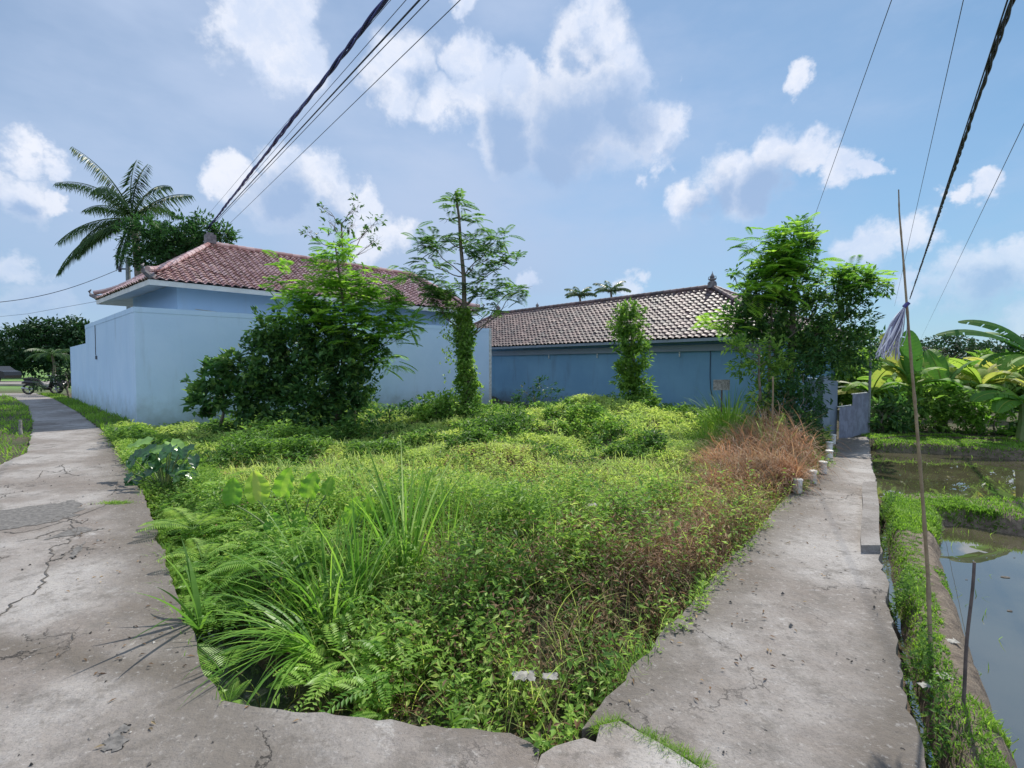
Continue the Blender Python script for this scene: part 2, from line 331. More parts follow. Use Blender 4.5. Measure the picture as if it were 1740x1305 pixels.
def concmat(name, seed=0, light=1.0, edges=()):
    m, t, b, out = newmat(name)
    g = nd(t, 'ShaderNodeNewGeometry').outputs['Position']
    mp = nd(t, 'ShaderNodeMapping'); t.links.new(g, mp.inputs[0]); mp.inputs['Location'].default_value = (seed, seed * 2, 0)
    v = mp.outputs[0]
    c = mixc(t, smooth_n(t, noise_n(t, v, .9, 8, .62), .34, .66), tuple(light * x for x in (.37, .345, .325)), tuple(light * x for x in (.20, .17, .148)))
    c = mixc(t, math_n(t, 'MULTIPLY', smooth_n(t, noise_n(t, v, 3.7, 8, .75), .48, .66), .75), c, tuple(light * x for x in (.15, .135, .12)))
    c = mixc(t, math_n(t, 'MULTIPLY', smooth_n(t, noise_n(t, v, 2.3, 9, .72), .60, .70), .75), c, tuple(light * x for x in (.50, .48, .46)))
    # scratches across the slab left by the broom
    mp2 = nd(t, 'ShaderNodeMapping'); t.links.new(v, mp2.inputs[0]); mp2.inputs['Scale'].default_value = (4, 26, 1); mp2.inputs['Rotation'].default_value = (0, 0, R(-12))
    sc_ = noise_n(t, mp2.outputs[0], 1.4, 5, .7)
    gate = smooth_n(t, noise_n(t, v, 1.3, 4, .6), .50, .60)
    c = mixc(t, math_n(t, 'MULTIPLY', math_n(t, 'MULTIPLY', smooth_n(t, sc_, .57, .67), gate), .75), c, tuple(light * x for x in (.46, .43, .42)))
    # damp, dirty margins along the slab's edges
    sx = nd(t, 'ShaderNodeSeparateXYZ'); t.links.new(g, sx.inputs[0])
    for (x1, y1, x2, y2, wd) in edges:
        L = math.hypot(x2 - x1, y2 - y1); nx, ny = -(y2 - y1) / L, (x2 - x1) / L
        dd = math_n(t, 'ABSOLUTE', math_n(t, 'ADD', math_n(t, 'MULTIPLY', math_n(t, 'SUBTRACT', sx.outputs[0], x1), nx), math_n(t, 'MULTIPLY', math_n(t, 'SUBTRACT', sx.outputs[1], y1), ny)))
        dd = math_n(t, 'ADD', dd, math_n(t, 'MULTIPLY', noise_n(t, v, 2.6, 6, .65), -wd * .9))
        c = mixc(t, math_n(t, 'MULTIPLY', smooth_n(t, dd, wd * .55, -wd * .4), .8), c, tuple(light * q for q in (.125, .105, .085)))
    # pits and stones
    vo = nd(t, 'ShaderNodeTexVoronoi'); vo.inputs['Scale'].default_value = 9; t.links.new(v, vo.inputs['Vector'])
    pit = math_n(t, 'MULTIPLY', smooth_n(t, vo.outputs['Distance'], .10, .05), smooth_n(t, noise_n(t, v, 2, 2), .5, .6))
    c = mixc(t, pit, c, (.05, .045, .04))
    c = mixc(t, math_n(t, 'MULTIPLY', smooth_n(t, noise_n(t, v, 70, 6, .75), .48, .68), .55), c, (.11, .10, .088))
    c = mixc(t, math_n(t, 'MULTIPLY', smooth_n(t, noise_n(t, v, 24, 6, .75), .55, .68), .5), c, (.42, .40, .38))
    c = mixc(t, math_n(t, 'MULTIPLY', smooth_n(t, noise_n(t, v, 8.5, 7, .75), .56, .66), .6), c, (.12, .105, .09))
    # hairline cracks in patches
    vc = nd(t, 'ShaderNodeTexVoronoi', feature='DISTANCE_TO_EDGE'); vc.inputs['Scale'].default_value = 1.6
    off = nd(t, 'ShaderNodeVectorMath', operation='ADD'); t.links.new(v, off.inputs[0])
    sc2 = nd(t, 'ShaderNodeVectorMath', operation='SCALE'); t.links.new(noise_n(t, v, 3.5, 7, .65, 1), sc2.inputs[0]); sc2.inputs['Scale'].default_value = .55
    t.links.new(sc2.outputs[0], off.inputs[1]); t.links.new(off.outputs[0], vc.inputs['Vector'])
    cr = math_n(t, 'MULTIPLY', smooth_n(t, vc.outputs['Distance'], .011, .003), smooth_n(t, noise_n(t, v, .55, 3), .52, .60))
    c = mixc(t, cr, c, (.035, .03, .028))
    setc(t, b, 'Base Color', c); setc(t, b, 'Roughness', .82); b.inputs['Specular IOR Level'].default_value = .35
    h = math_n(t, 'ADD', math_n(t, 'MULTIPLY', noise_n(t, v, 5, 10, .7), 1.0), math_n(t, 'MULTIPLY', math_n(t, 'MAXIMUM', cr, pit), -.5))
    bump(t, b, h, 1.0, .035)
    return m
M['road'] = concmat('road_concrete', 3, .93, [(-1.5, 2.4, -6.65, 8.4, .55), (-1.3, 2.42, 0.0, 2.15, .16)])
M['path'] = concmat('path_concrete', 11, .90, [(.35, 2.26, 3.8, 6.4, .5), (1.95, 2.4, 4.2, 5.3, .30)])
M['slab'] = concmat('slab_concrete', 23, 1.08)
M['curb'] = concmat('curb_concrete', 31, .72)

def groundmat():
    m, t, b, out = newmat('ground_soil')
    g = nd(t, 'ShaderNodeNewGeometry').outputs['Position']
    c = mixc(t, smooth_n(t, noise_n(t, g, 1.7, 8, .62), .35, .65), (.05, .06, .022), (.085, .065, .04))
    far = nd(t, 'ShaderNodeSeparateXYZ'); t.links.new(g, far.inputs[0])
    fm = math_n(t, 'MULTIPLY', smooth_n(t, far.outputs[1], 26, 40), smooth_n(t, far.outputs[0], -8, -14))
    c = mixc(t, math_n(t, 'MULTIPLY', smooth_n(t, far.outputs[0], 1.5, 2.0), smooth_n(t, far.outputs[1], 12, 9)), c, mixc(t, smooth_n(t, noise_n(t, g, 9, 8, .7), .4, .6), (.13, .10, .075), (.22, .175, .13)))
    c = mixc(t, fm, c, mixc(t, smooth_n(t, noise_n(t, g, .25, 6), .4, .6), (.10, .20, .04), (.14, .25, .06)))
    setc(t, b, 'Base Color', c); setc(t, b, 'Roughness', .95); bump(t, b, noise_n(t, g, 14, 8, .7), .8, .06)
    return m
M['ground'] = groundmat()
def watermat(name, col, r=.02, scale=3, bs=.04, ior=1.45):
    m, t, b, out = newmat(name)
    g = nd(t, 'ShaderNodeNewGeometry').outputs['Position']
    c = mixc(t, smooth_n(t, noise_n(t, g, 1.1, 6), .4, .62), col, tuple(x * 1.5 for x in col))
    setc(t, b, 'Base Color', c); setc(t, b, 'Roughness', r); b.inputs['Specular IOR Level'].default_value = .5; b.inputs['IOR'].default_value = ior
    bump(t, b, noise_n(t, g, scale, 3), bs, .03)
    return m
M['paddy'] = watermat('paddy_water', (.055, .05, .03), .006, 1.2, .02, 3.2)
M['ditch'] = watermat('ditch_water', (.03, .035, .03), .08, 6, .05)

# ------------------------------------------------------------------ layout (plan outlines)
def GL(lst, z=0.0): return [tuple(G(x, y, z)[:2]) for x, y in lst]
roadR = GL([(362,1184),(345,1135),(325,1075),(300,1010),(280,945),(258,880),(238,830),(207,780),(178,735),(130,699),(90,677),(60,668)])
roadL = [(-30.5, 28.0)] + GL([(20,674),(48,690),(57,718),(47,768),(0,790)]) + [(-5.6, 3.2), (-4.6, 0.5), (-4.4, -4.0)]
junction = GL([(915,1275),(900,1262),(870,1242),(780,1232),(640,1220),(500,1205),(400,1192)])
road_poly = roadL[::-1] + [] 
road_poly = [(-.05, -4.0)] + GL([(890,1400),(915,1275)]) + junction[1:] + roadR + roadL
slab_poly = GL([(893,1400),(918,1283),(940,1268),(985,1256),(1008,1262),(1018,1236),(1048,1228),(1110,1262),(1190,1302),(1290,1400)]) + [(.9, -4.0), (-.03, -4.0)]
pathL = GL([(985,1236),(1000,1213),(1060,1150),(1130,1070),(1200,990),(1262,928),(1330,850),(1372,818),(1402,795),(1418,765)])
pathR = GL([(1475,742),(1482,790),(1488,830),(1488,900),(1498,950),(1512,1040),(1541,1180),(1571,1305),(1600,1400)])
path_poly = GL([(1300,1400),(1195,1300),(1112,1258),(1052,1224),(1012,1228)]) + pathL + GL([(1424,744)]) + pathR + [(3.2, -4.0), (.94, -4.0)]
def inpoly(x, y, poly):
    x = np.asarray(x); y = np.asarray(y); c = np.zeros(x.shape, bool); n = len(poly)
    for i in range(n):
        x1, y1 = poly[i]; x2, y2 = poly[(i + 1) % n]
        if y1 == y2: continue
        k = ((y1 > y) != (y2 > y)) & (x < (x2 - x1) * (y - y1) / (y2 - y1) + x1); c ^= k
    return c
def dline(x, y, line, closed=False):
    x = np.asarray(x, float); y = np.asarray(y, float); d = np.full(x.shape, 1e9); n = len(line)
    for i in range(n if closed else n - 1):
        x1, y1 = line[i]; x2, y2 = line[(i + 1) % n]; dx, dy = x2 - x1, y2 - y1; q = dx * dx + dy * dy + 1e-12
        t = np.clip(((x - x1) * dx + (y - y1) * dy) / q, 0, 1); d = np.minimum(d, np.hypot(x - x1 - t * dx, y - y1 - t * dy))
    return d
def sstep(a, b, v):
    t = np.clip((v - a) / (b - a), 0, 1); return t * t * (3 - 2 * t)
# perimeter wall and houses
W0 = np.array([-10.2, 13.4]); W1 = np.array([-1.0, 21.5]); W2 = np.array([-16.95, 19.7]); W3 = np.array([-21.3, 23.9])
lot_poly = junction[::-1] + []
lot_poly = GL([(362,1184)]) + junction[::-1] + GL([(985,1236)]) + pathL + [(7.5, 12.0), (11, 14), (9, 19), (-1, 26), (-9.5, 16), (-10.6, 13.3)] + [roadR[8], roadR[7], roadR[6], roadR[5], roadR[4], roadR[3], roadR[2], roadR[1]]
berm1 = GL([(1504,846),(1512,905),(1520,960),(1540,1050),(1563,1130),(1604,1230),(1655,1330),(1740,1420)], -.12) + GL([(1860,1420),(1755,1310),(1702,1200),(1655,1095),(1622,1005),(1594,925),(1600,868)], -.12)
berm2 = GL([(1490,842),(1560,836),(1640,846),(1740,850),(2100,862),(2100,905),(1740,884),(1640,868),(1590,866),(1510,868)], -.12)
berm3 = GL([(1462,744),(1560,741),(1650,746),(1740,752),(2100,765),(2100,790),(1740,768),(1650,760),(1560,756),(1490,754)], -.12)
berms = [berm1, berm2, berm3]
rightzone = pathR[::-1] + []
rightzone = [pathR[0]] + list(pathR[1:]) + [(3.2, -4.0), (40, -4.0), (40, G(1740, 756, -.12)[1] - .3), tuple(G(1740, 753, -.12)[:2])] + [tuple(G(1650, 748, -.12)[:2]), tuple(G(1560, 743, -.12)[:2])]
def vn(x, y, seed):
    xi = np.floor(x).astype(np.int64); yi = np.floor(y).astype(np.int64); fx = x - xi; fy = y - yi; fx = fx * fx * (3 - 2 * fx); fy = fy * fy * (3 - 2 * fy)
    def hsh(a, b):
        h = (a * 374761393 + b * 668265263 + int(seed * 1013) * 982451653) & 0xffffffff; h = ((h ^ (h >> 13)) * 1274126177) & 0xffffffff; return ((h ^ (h >> 16)) & 0xffff) / 65535.
    return (hsh(xi, yi) * (1 - fx) + hsh(xi + 1, yi) * fx) * (1 - fy) + (hsh(xi, yi + 1) * (1 - fx) + hsh(xi + 1, yi + 1) * fx) * fy
def fn(x, y, s, seed=0):
    x = np.asarray(x, float); y = np.asarray(y, float)
    return (vn(x * s, y * s, seed) + .5 * vn(x * s * 2.1 + 7, y * s * 2.1, seed + 1) + .25 * vn(x * s * 4.3, y * s * 4.3 + 5, seed + 2)) / 1.75
mounds = [(G(1030,735)[0], 12.6, .50, 1.5), (1.0, 13.6, .34, 1.8), (-1.7, 13.2, .25, 1.4), (-1.0, 8.9, .16, .8), (.25, 8.2, .16, .7), (-3.4, 10.5, .12, 1.5),
          (4.6, 12.0, .25, 1.2), (-2.6, 7.4, .08, 1.0), (1.8, 7.0, .12, 1.0), (3.1, 6.4, .18, .7), (2.2, 10.3, .15, .9), (-5.6, 9.6, .1, 1.0)]
def hn(x, y, s, seed=0.0):
    return (np.sin(x * s * 1.3 + seed) * np.cos(y * s * 1.1 + seed * 1.7) + .6 * np.sin(x * s * 2.7 - y * s * 1.9 + seed * 3.1) + .35 * np.sin(x * s * 5.1 + y * s * 4.7 + seed)) / 1.95
def height(x, y):
    x = np.asarray(x, float); y = np.asarray(y, float)
    z = -.06 + .03 * hn(x, y, .6)
    inl = inpoly(x, y, lot_poly)
    dL = dline(x, y, roadR[:9]); dJ = dline(x, y, junction[2:] + [roadR[0]]); dP = dline(x, y, pathL)
    zl = -.10 + (.50 * (fn(x, y, .8, 3) - .5) + .34 * (fn(x, y, 1.9, 9) - .5)) * (1 - .55 * sstep(4.6, 5.6, y) * sstep(9.6, 8.2, y)) * sstep(.15, .8, dP) * sstep(.1, .7, dL) * sstep(.1, .6, dJ) - .1 * sstep(11, 16, y)
    for (mx, my, mh, mr) in mounds: zl = zl + mh * np.exp(-((x - mx) ** 2 + (y - my) ** 2) / (mr * mr))
    deep = sstep(7.5, 4.0, y)
    zl = zl - .36 * sstep(4.3, 2.3, y)
    dd = np.minimum(dL, dJ + np.where(x > -.35, 2.0 * (x + .35), 0))
    zl = np.where(dd < .6, zl + (np.minimum(zl, -.62) - zl) * deep * (1 - sstep(.25, .6, dd)), zl)
    zl = zl - .12 * (1 - sstep(0, .25, dP)) * sstep(2.6, 3.4, y)
    z = np.where(inl, zl, z)
    # right side: flooded fields between banks
    inr = inpoly(x, y, rightzone)
    zr = np.full(x.shape, -.55)
    for b in berms:
        d = dline(x, y, b, True); s_ = np.where(inpoly(x, y, b), d, -d)
        zr = np.maximum(zr, -.55 + .45 * sstep(-.14, .10, s_ + .03 * hn(x, y, 7)) + .03 * hn(x, y, 6) * (s_ > 0))
    z = np.where(inr, zr, z)
    for pl in (road_poly, slab_poly, path_poly):
        z = np.where(inpoly(x, y, pl), -.09, z)
    z = np.where((z < -.03) & (dline(x, y, GL([(915,1283),(940,1268),(985,1256),(1008,1262),(1018,1236),(985,1236)])) < .07) & (y < 2.45) & inl, np.maximum(z, -.05), z)
    # left verge sits a little high, far land rises slowly
    z = z + np.where((x < -4) & ~inpoly(x, y, road_poly) & (y > 2) & (dline(x, y, roadL) < 6) & ~inl, .05, 0)
    z = z + .012 * np.clip(y - 60, 0, 400)
    return z
def zat(x, y): return float(height(np.array([x]), np.array([y]))[0])

def ground():
    def axis(a, b, h, far0, far1):
        core = np.arange(a, b, h); lo = [a]; s_ = h
        while lo[-1] > far0: s_ *= 1.28; lo.append(lo[-1] - s_)
        hi = [core[-1]]; s_ = h
        while hi[-1] < far1: s_ *= 1.28; hi.append(hi[-1] + s_)
        return np.concatenate([lo[1:][::-1], core, hi[1:]])
    xs = axis(-11, 11, .07, -900, 900); ys = axis(1.0, 15, .07, -60, 1400)
    X, Y = np.meshgrid(xs, ys, indexing='ij'); Z = height(X.ravel(), Y.ravel()).reshape(X.shape)
    V = np.stack([X, Y, Z], -1).reshape(-1, 3); ny = len(ys)
    i = np.arange(len(xs) - 1)[:, None] * ny + np.arange(ny - 1)[None]
    F = np.stack([i, i + ny, i + ny + 1, i + 1], -1).reshape(-1, 4)
    m = MB(); m.add(V, F); o = m.build('ground', M['ground'], smooth=True); tag(o, kind='structure')
ground()

def slab(name, poly, mat, top=0.0, thick=.22, jag=.022, step=.06):
    # densify the outline and roughen it, then fill
    pts = []
    n = len(poly)
    for i in range(n):
        a = np.array(poly[i]); b = np.array(poly[(i + 1) % n]); L = np.linalg.norm(b - a)
        k = max(1, int(L / step)) if min(abs(a[1]), abs(b[1])) < 14 else max(1, int(L / 1.0))
        for j in range(k):
            p = a + (b - a) * j / k
            q = mnoise.noise_vector(Vector((p[0] * 4, p[1] * 4, 3.3))) * jag * 1.6 + mnoise.noise_vector(Vector((p[0] * 17, p[1] * 17, 9.1))) * jag
            pts.append((p[0] + q[0], p[1] + q[1]))
    import bmesh
    bm = bmesh.new()
    vt = [bm.verts.new((x, y, top)) for x, y in pts]
    f = bm.faces.new(vt)
    if f.normal.z < 0 or True: bm.normal_update()
    if f.normal.z < 0: f.normal_flip()
    bmesh.ops.triangulate(bm, faces=[f])
    r = bmesh.ops.extrude_face_region(bm, geom=bm.faces[:])
    for v in [g for g in r['geom'] if isinstance(g, bmesh.types.BMVert)]: v.co.z -= thick
    bm.normal_update()
    me = bpy.data.meshes.new(name); bm.to_mesh(me); bm.free()
    me.materials.append(mat); o = bpy.data.objects.new(name, me); COL.objects.link(o)
    # broken, slightly rounded arris
    be = o.modifiers.new('edge', 'BEVEL'); be.width = .012; be.segments = 2; be.limit_method = 'ANGLE'; be.angle_limit = R(60)
    return o
tag(slab('road', road_poly, M['road']), kind='structure')
tag(slab('pavement', slab_poly, M['slab'], top=.006), kind='structure')
tag(slab('path', path_poly, M['path'], top=-.004), kind='structure')
# crossing road far left
m = MB(); m.box((-60, 43.5, -.02), (160, 9, .1)); tag(m.build('crossing_road', M['path']), kind='structure')
m = MB(); m.box((-60, 38.6, .03), (160, .25, .14)); tag(m.build('kerb', M['slab']), kind='structure')

# raised curb block on the path's right edge
def curb():
    a, b = G(1463, 938), G(1466, 826); c, d = G(1490, 826), G(1496, 938)
    m = MB(); V = []
    for k in range(9):
        s = k / 8; l = a + (b - a) * s; r_ = d + (c - d) * s; j = .008 * math.sin(k * 5.1)
        V += [[l[0] + j, l[1], -.01], [l[0] + j, l[1], .06 + j * .5], [r_[0] + j, r_[1], .06 + j * .4], [r_[0] + j, r_[1], -.3]]
    F = []
    for k in range(8):
        for q in range(3): F.append([k * 4 + q, k * 4 + q + 1, k * 4 + q + 5, k * 4 + q + 4])
    m.add(V, F); m.add(V[:4], [[0, 1, 2, 3]]); m.add(V[-4:], [[3, 2, 1, 0]])
    o = m.build('curb', M['curb'], origin=(a[0], a[1], 0)); tag(o, kind='structure')
curb()

# cracks and the broken dark patch in the road: thin sheets lying on the slab
M['crack'] = plainmat('crack_dirt', (.045, .04, .035), .95, (.13, .115, .10), 30, .5, 80)
M['rubble'] = plainmat('broken_concrete', (.09, .085, .08), .95, (.17, .16, .15), 26, .9, 45)
def jag(pts, amp, n=7):
    out = []
    for (a, b) in zip(pts[:-1], pts[1:]):
        for k in range(n):
            p = a + (b - a) * k / n; out.append(p + rng.normal(size=3) * np.array([amp, amp, 0]))
    out.append(pts[-1]); return np.array(out)
def strip(m, px, w, z=.0045, amp=.012):
    pts = jag([np.array([*G(x, y)[:2], z]) for x, y in px], amp); n = len(pts)
    d = np.gradient(pts, axis=0); s = np.stack([-d[:, 1], d[:, 0], np.zeros(n)], 1); s /= np.linalg.norm(s, axis=1)[:, None] + 1e-9
    ww = w * (.35 + rng.random(n)) * np.interp(np.arange(n), [0, 2, n - 3, n - 1], [.2, 1, 1, .1])
    V = np.concatenate([pts - s * ww[:, None] / 2, pts + s * ww[:, None] / 2]); i = np.arange(n - 1)
    m.add(V, np.stack([i, i + 1, i + n + 1, i + n], 1))
m = MB()
for px, w in [([(0,1048),(30,1022),(62,1008),(76,985),(82,955),(104,950),(116,940),(130,925)], .013),
              ([(82,955),(90,930),(118,922),(128,908),(118,895)], .012), ([(30,920),(60,915),(92,903),(120,900)], .014),
              ([(0,905),(40,905),(100,890),(130,880),(182,858),(205,852)], .013), ([(64,815),(74,800),(98,803),(110,797),(116,806),(142,810)], .012),
              ([(110,797),(105,790),(92,795)], .010), ([(130,925),(150,935),(168,932)], .010), ([(0,952),(16,945)], .012), ([(0,848),(12,840)], .014),
              ([(182,846),(196,834),(198,820)], .010), ([(100,880),(125,884),(140,890),(150,880)], .01), ([(85,890),(96,878),(118,880),(126,896),(140,905),(136,915)], .01),
              ([(146,905),(165,900),(180,898)], .012), ([(70,1130),(110,1112),(140,1060)], .005), ([(1100,1300),(1095,1280),(1080,1262)], .006)]:
    strip(m, px, w)
tag(m.build('road_crack', M['crack']), kind='structure')
def patch(name, px, mat, z, amp=.02):
    pts = jag([np.array([*G(x, y)[:2], z]) for x, y in px + px[:1]], amp, 6)[:-1]
    import bmesh
    bm = bmesh.new(); f = bm.faces.new([bm.verts.new(p) for p in pts]); bm.normal_update()
    if f.normal.z < 0: f.normal_flip()
    bmesh.ops.triangulate(bm, faces=[f]); me = bpy.data.meshes.new(name); bm.to_mesh(me); bm.free(); me.materials.append(mat)
    o = bpy.data.objects.new(name, me); COL.objects.link(o); tag(o, kind='structure'); return o
patch('road_patch', [(-120,905),(-60,876),(38,862),(90,856),(128,849),(138,860),(134,874),(104,884),(60,893),(10,900),(-60,915)], M['rubble'], .004)
patch('road_patch', [(74,918),(104,905),(134,896),(160,899),(150,904),(126,910),(100,913)], M['rubble'], .004, .008)
patch('road_patch', [(118,948),(124,934),(146,920),(140,934),(128,950)], M['rubble'], .004, .01)
patch('road_patch', [(172,1272),(190,1246),(206,1240),(216,1262),(205,1274)], M['rubble'], .004, .008)
patch('road_patch', [(195,1245),(210,1232),(222,1234),(214,1246)], M['rubble'], .0042, .006)

# water
def sheet(name, poly, z, mat, wt='structure'):
    V = [(x, y, z) for x, y in poly]; m = MB(); m.add(V, [list(range(len(V)))]); o = m.build(name, mat); tag(o, kind=wt); return o
sheet('paddy_water', [(1.2, -4), (60, -4), (60, 11.2), (8.0, 11.5), (7.4, 11.3), (6.2, 9.0), (4.0, 5.4), (2.0, 2.4), (1.6, 1.0)], -.30, M['paddy'])
sheet('ditch_water', [(-1.75, 2.15), (-.2, 1.9), (-.2, 2.7), (-1.2, 3.3), (-3.2, 5.4), (-3.6, 5.0)], -.47, M['ditch'])

def shoots():
    m = MB(); x = rng.uniform(2.2, 14, 9000); y = rng.uniform(1.6, 11, 9000); px, py = proj(np.stack([x, y, np.full_like(x, -.3)], -1))
    inb = inpoly(x, y, berm1) | inpoly(x, y, berm2) | inpoly(x, y, berm3); nb_ = np.minimum(np.minimum(dline(x, y, berm1, True), dline(x, y, berm2, True)), dline(x, y, berm3, True))
    k = inpoly(x, y, rightzone) & ~inb & (rng.random(len(x)) < np.where(nb_ < .25, .5, .05)) & (fn(x, y, 2.5, 83) > np.where(nb_ < .25, .5, .45)); x, y = x[k], y[k]; n = len(x)
    m.blades(np.stack([x, y, np.full(n, -.33)], 1), rng.random(n) * 6.28, .05 + .09 * rng.random(n), .004 + .0006 * y, .1 + .5 * rng.random(n), .3 + rng.random(n), .2 + .6 * rng.random(n), 3)
    o = m.build('water_shoots', M['turf']); tag(o, 'sparse green shoots standing in the flooded field', 'shoots', kind='stuff')
    m = MB()
    for _ in range(150):
        a, b = rng.uniform(2.6, 9), rng.uniform(1.8, 9); k = 7; th = np.arange(k) / k * 6.28; rr_ = .010 + .03 * rng.random() ** 2
        V = np.c_[a + np.cos(th) * rr_ * (.6 + .7 * rng.random(k)), b + np.sin(th) * rr_ * (.4 + .5 * rng.random(k)), np.full(k, -.296)]; m.add(V, [list(range(k))], rng.random())
    o = m.build('floating_debris', M['crack']); tag(o, 'small dark bits of debris floating on the flooded field', 'debris', kind='stuff')
shoots()
# ------------------------------------------------------------------ walls and houses
def wall_run(m, a, b, z0, z1, th, off=0.0):
    a = np.array(a, float); b = np.array(b, float); d = (b - a) / np.linalg.norm(b - a); n = np.array([d[1], -d[0]])
    p = [a + n * off, b + n * off, b + n * (off - th), a + n * (off - th)]
    V = [[*q, z0] for q in p] + [[*q, z1] for q in p]
    m.add(V, [[0, 1, 5, 4], [1, 2, 6, 5], [2, 3, 7, 6], [3, 0, 4, 7], [4, 5, 6, 7], [3, 2, 1, 0]])
def perimeter():
    t = empty('boundary_wall', (*W0, 0), 'tall white rendered boundary wall meeting the road at a corner', 'wall')
    m = MB()
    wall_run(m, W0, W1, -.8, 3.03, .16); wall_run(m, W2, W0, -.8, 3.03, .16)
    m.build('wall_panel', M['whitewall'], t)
    m = MB(); u = (W1 - W0) / np.linalg.norm(W1 - W0)
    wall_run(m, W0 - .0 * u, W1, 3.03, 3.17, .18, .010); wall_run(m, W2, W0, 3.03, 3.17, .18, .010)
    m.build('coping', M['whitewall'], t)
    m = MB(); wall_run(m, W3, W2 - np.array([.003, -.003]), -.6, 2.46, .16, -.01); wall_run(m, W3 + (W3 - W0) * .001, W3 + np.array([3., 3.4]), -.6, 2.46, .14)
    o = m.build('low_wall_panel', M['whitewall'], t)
    # end pillar at the far right, with a pale edge
    m = MB(); wall_run(m, W1 + .002 * u, W1 + u * .12, -.8, 3.19, .22, .03); m.build('end_post', M['white'], t)
    # thin cable and little box on the side face
    d = (W2 - W0) / np.linalg.norm(W2 - W0); n = np.array([-d[1], d[0]]); n = n if n[1] < 0 else -n
    m = MB(); p = W0 + d * 6.6 + n * .02
    m.tube([[*(p), 3.02], [*(p), 2.5], [*(p + d * .05), 2.0], [*(p - d * .1), 1.85]], .012, 5); m.box((*(p - d * .12), 1.86), (.1, .06, .12), math.atan2(d[1], d[0]))
    m.build('hanging_cable', M['wire'], t)
perimeter()

def roof_slope(m, eL, eR, rL, rR, tw=.23, th=.30, amp=.032, lift=.038, seg=8):
    eL, eR, rL, rR = [np.array(v, float) for v in (eL, eR, rL, rR)]
    U = (eR - eL); W = np.linalg.norm(U); U = U / W
    nrm = np.cross(U, rL - eL); nrm /= np.linalg.norm(nrm)
    if nrm[2] < 0: nrm = -nrm
    Sd = np.cross(nrm, U); 
    if np.dot(Sd, rL - eL) < 0: Sd = -Sd
    H = np.dot(rL - eL, Sd); rows = max(2, int(round(H / th))); th = H / rows
    aL = np.dot(rL - eL, U) / H; aR = np.dot(rR - eR, U) / H
    n = int(W / tw * seg) + 1; u0 = np.linspace(0, W, n)
    col = np.floor(u0 / tw).astype(int)
    jit = rng.normal(size=(rows, col.max() + 2)) * .006; jit2 = rng.normal(size=(rows, col.max() + 2)) * .010
    tints = .12 + .88 * rng.random((rows, col.max() + 2))
    for r_ in range(rows):
        V = []
        for (s, hgt) in ((r_ * th - (0.03 if r_ else 0.0), lift), ((r_ + 1) * th, 0.0)):
            shift = (r_ % 2) * 0
            lo = aL * s; hi = W + aR * s
            u = np.clip(u0, lo, hi); prof = amp * np.sin(u / tw * 2 * np.pi) + .4 * amp * np.sin(u / tw * 4 * np.pi + .6)
            V.append(eL + U * u[:, None] + Sd * (s + (jit2[r_, col] if hgt else 0 * u))[:, None] + nrm * (prof + hgt + (jit[r_, col] if hgt else 0))[:, None])
        # front lip
        lip = V[0] - nrm * (lift * 1.0)
        VV = np.concatenate([lip, V[0], V[1]]); i = np.arange(n - 1)
        keep = (u0[1:] > aL * r_ * th - tw) & (u0[:-1] < W + aR * r_ * th + tw)
        i = i[keep]; tt = tints[r_, col[i]]
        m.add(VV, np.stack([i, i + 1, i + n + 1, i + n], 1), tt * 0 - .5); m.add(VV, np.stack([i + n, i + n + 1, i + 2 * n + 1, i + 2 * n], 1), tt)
def caps(m, a, b, r=.085, upturn=0.0, step=.3):
    a, b = np.array(a, float), np.array(b, float); L = np.linalg.norm(b - a); k = max(2, int(L / step))
    for i in range(k):
        s0, s1 = i / k, (i + 1.12) / k
        p = a + (b - a) * s0; q = a + (b - a) * min(s1, 1.0)
        uz = lambda s: upturn * max(0, (s - .72) / .28) ** 2
        m.tube([p + [0, 0, uz(s0)], q + [0, 0, uz(min(s1, 1))]], [r * .92, r * 1.08], 8, .12 + .88 * rng.random())
def lathe(m, c, prof, sides=10, tint=.5):
    for (z0, r0), (z1, r1) in zip(prof[:-1], prof[1:]):
        th = np.arange(sides) / sides * 2 * np.pi
        a = np.c_[r0 * np.cos(th), r0 * np.sin(th), np.full(sides, z0)]; b = np.c_[r1 * np.cos(th), r1 * np.sin(th), np.full(sides, z1)]
        j = np.arange(sides); k = (j + 1) % sides
        m.add(np.concatenate([a, b]) + c, np.stack([j, k, k + sides, j + sides], 1), tint)
def finial(parent, c, s=1.0, name='finial'):
    m = MB(); c = np.array(c, float)
    m.box(c + [0, 0, .10 * s], (.34 * s, .34 * s, .28 * s), .7)
    lathe(m, c, [(z * s, r * s) for z, r in [(.24, .20), (.30, .20), (.30, .13), (.36, .12), (.38, .19), (.43, .19), (.43, .11), (.50, .10), (.54, .13), (.62, .09), (.72, .03), (.84, .005)]])
    for k in range(4):
        a = k * math.pi / 2 + .7; d = np.array([math.cos(a), math.sin(a), 0])
        m.tube([c + [0, 0, .40 * s] + d * .12 * s, c + [0, 0, .46 * s] + d * .22 * s, c + [0, 0, .56 * s] + d * .2 * s, c + [0, 0, .58 * s] + d * .13 * s], [.035 * s, .03 * s, .02 * s, .01 * s], 6)
    m.build(name, M['finial'], parent)

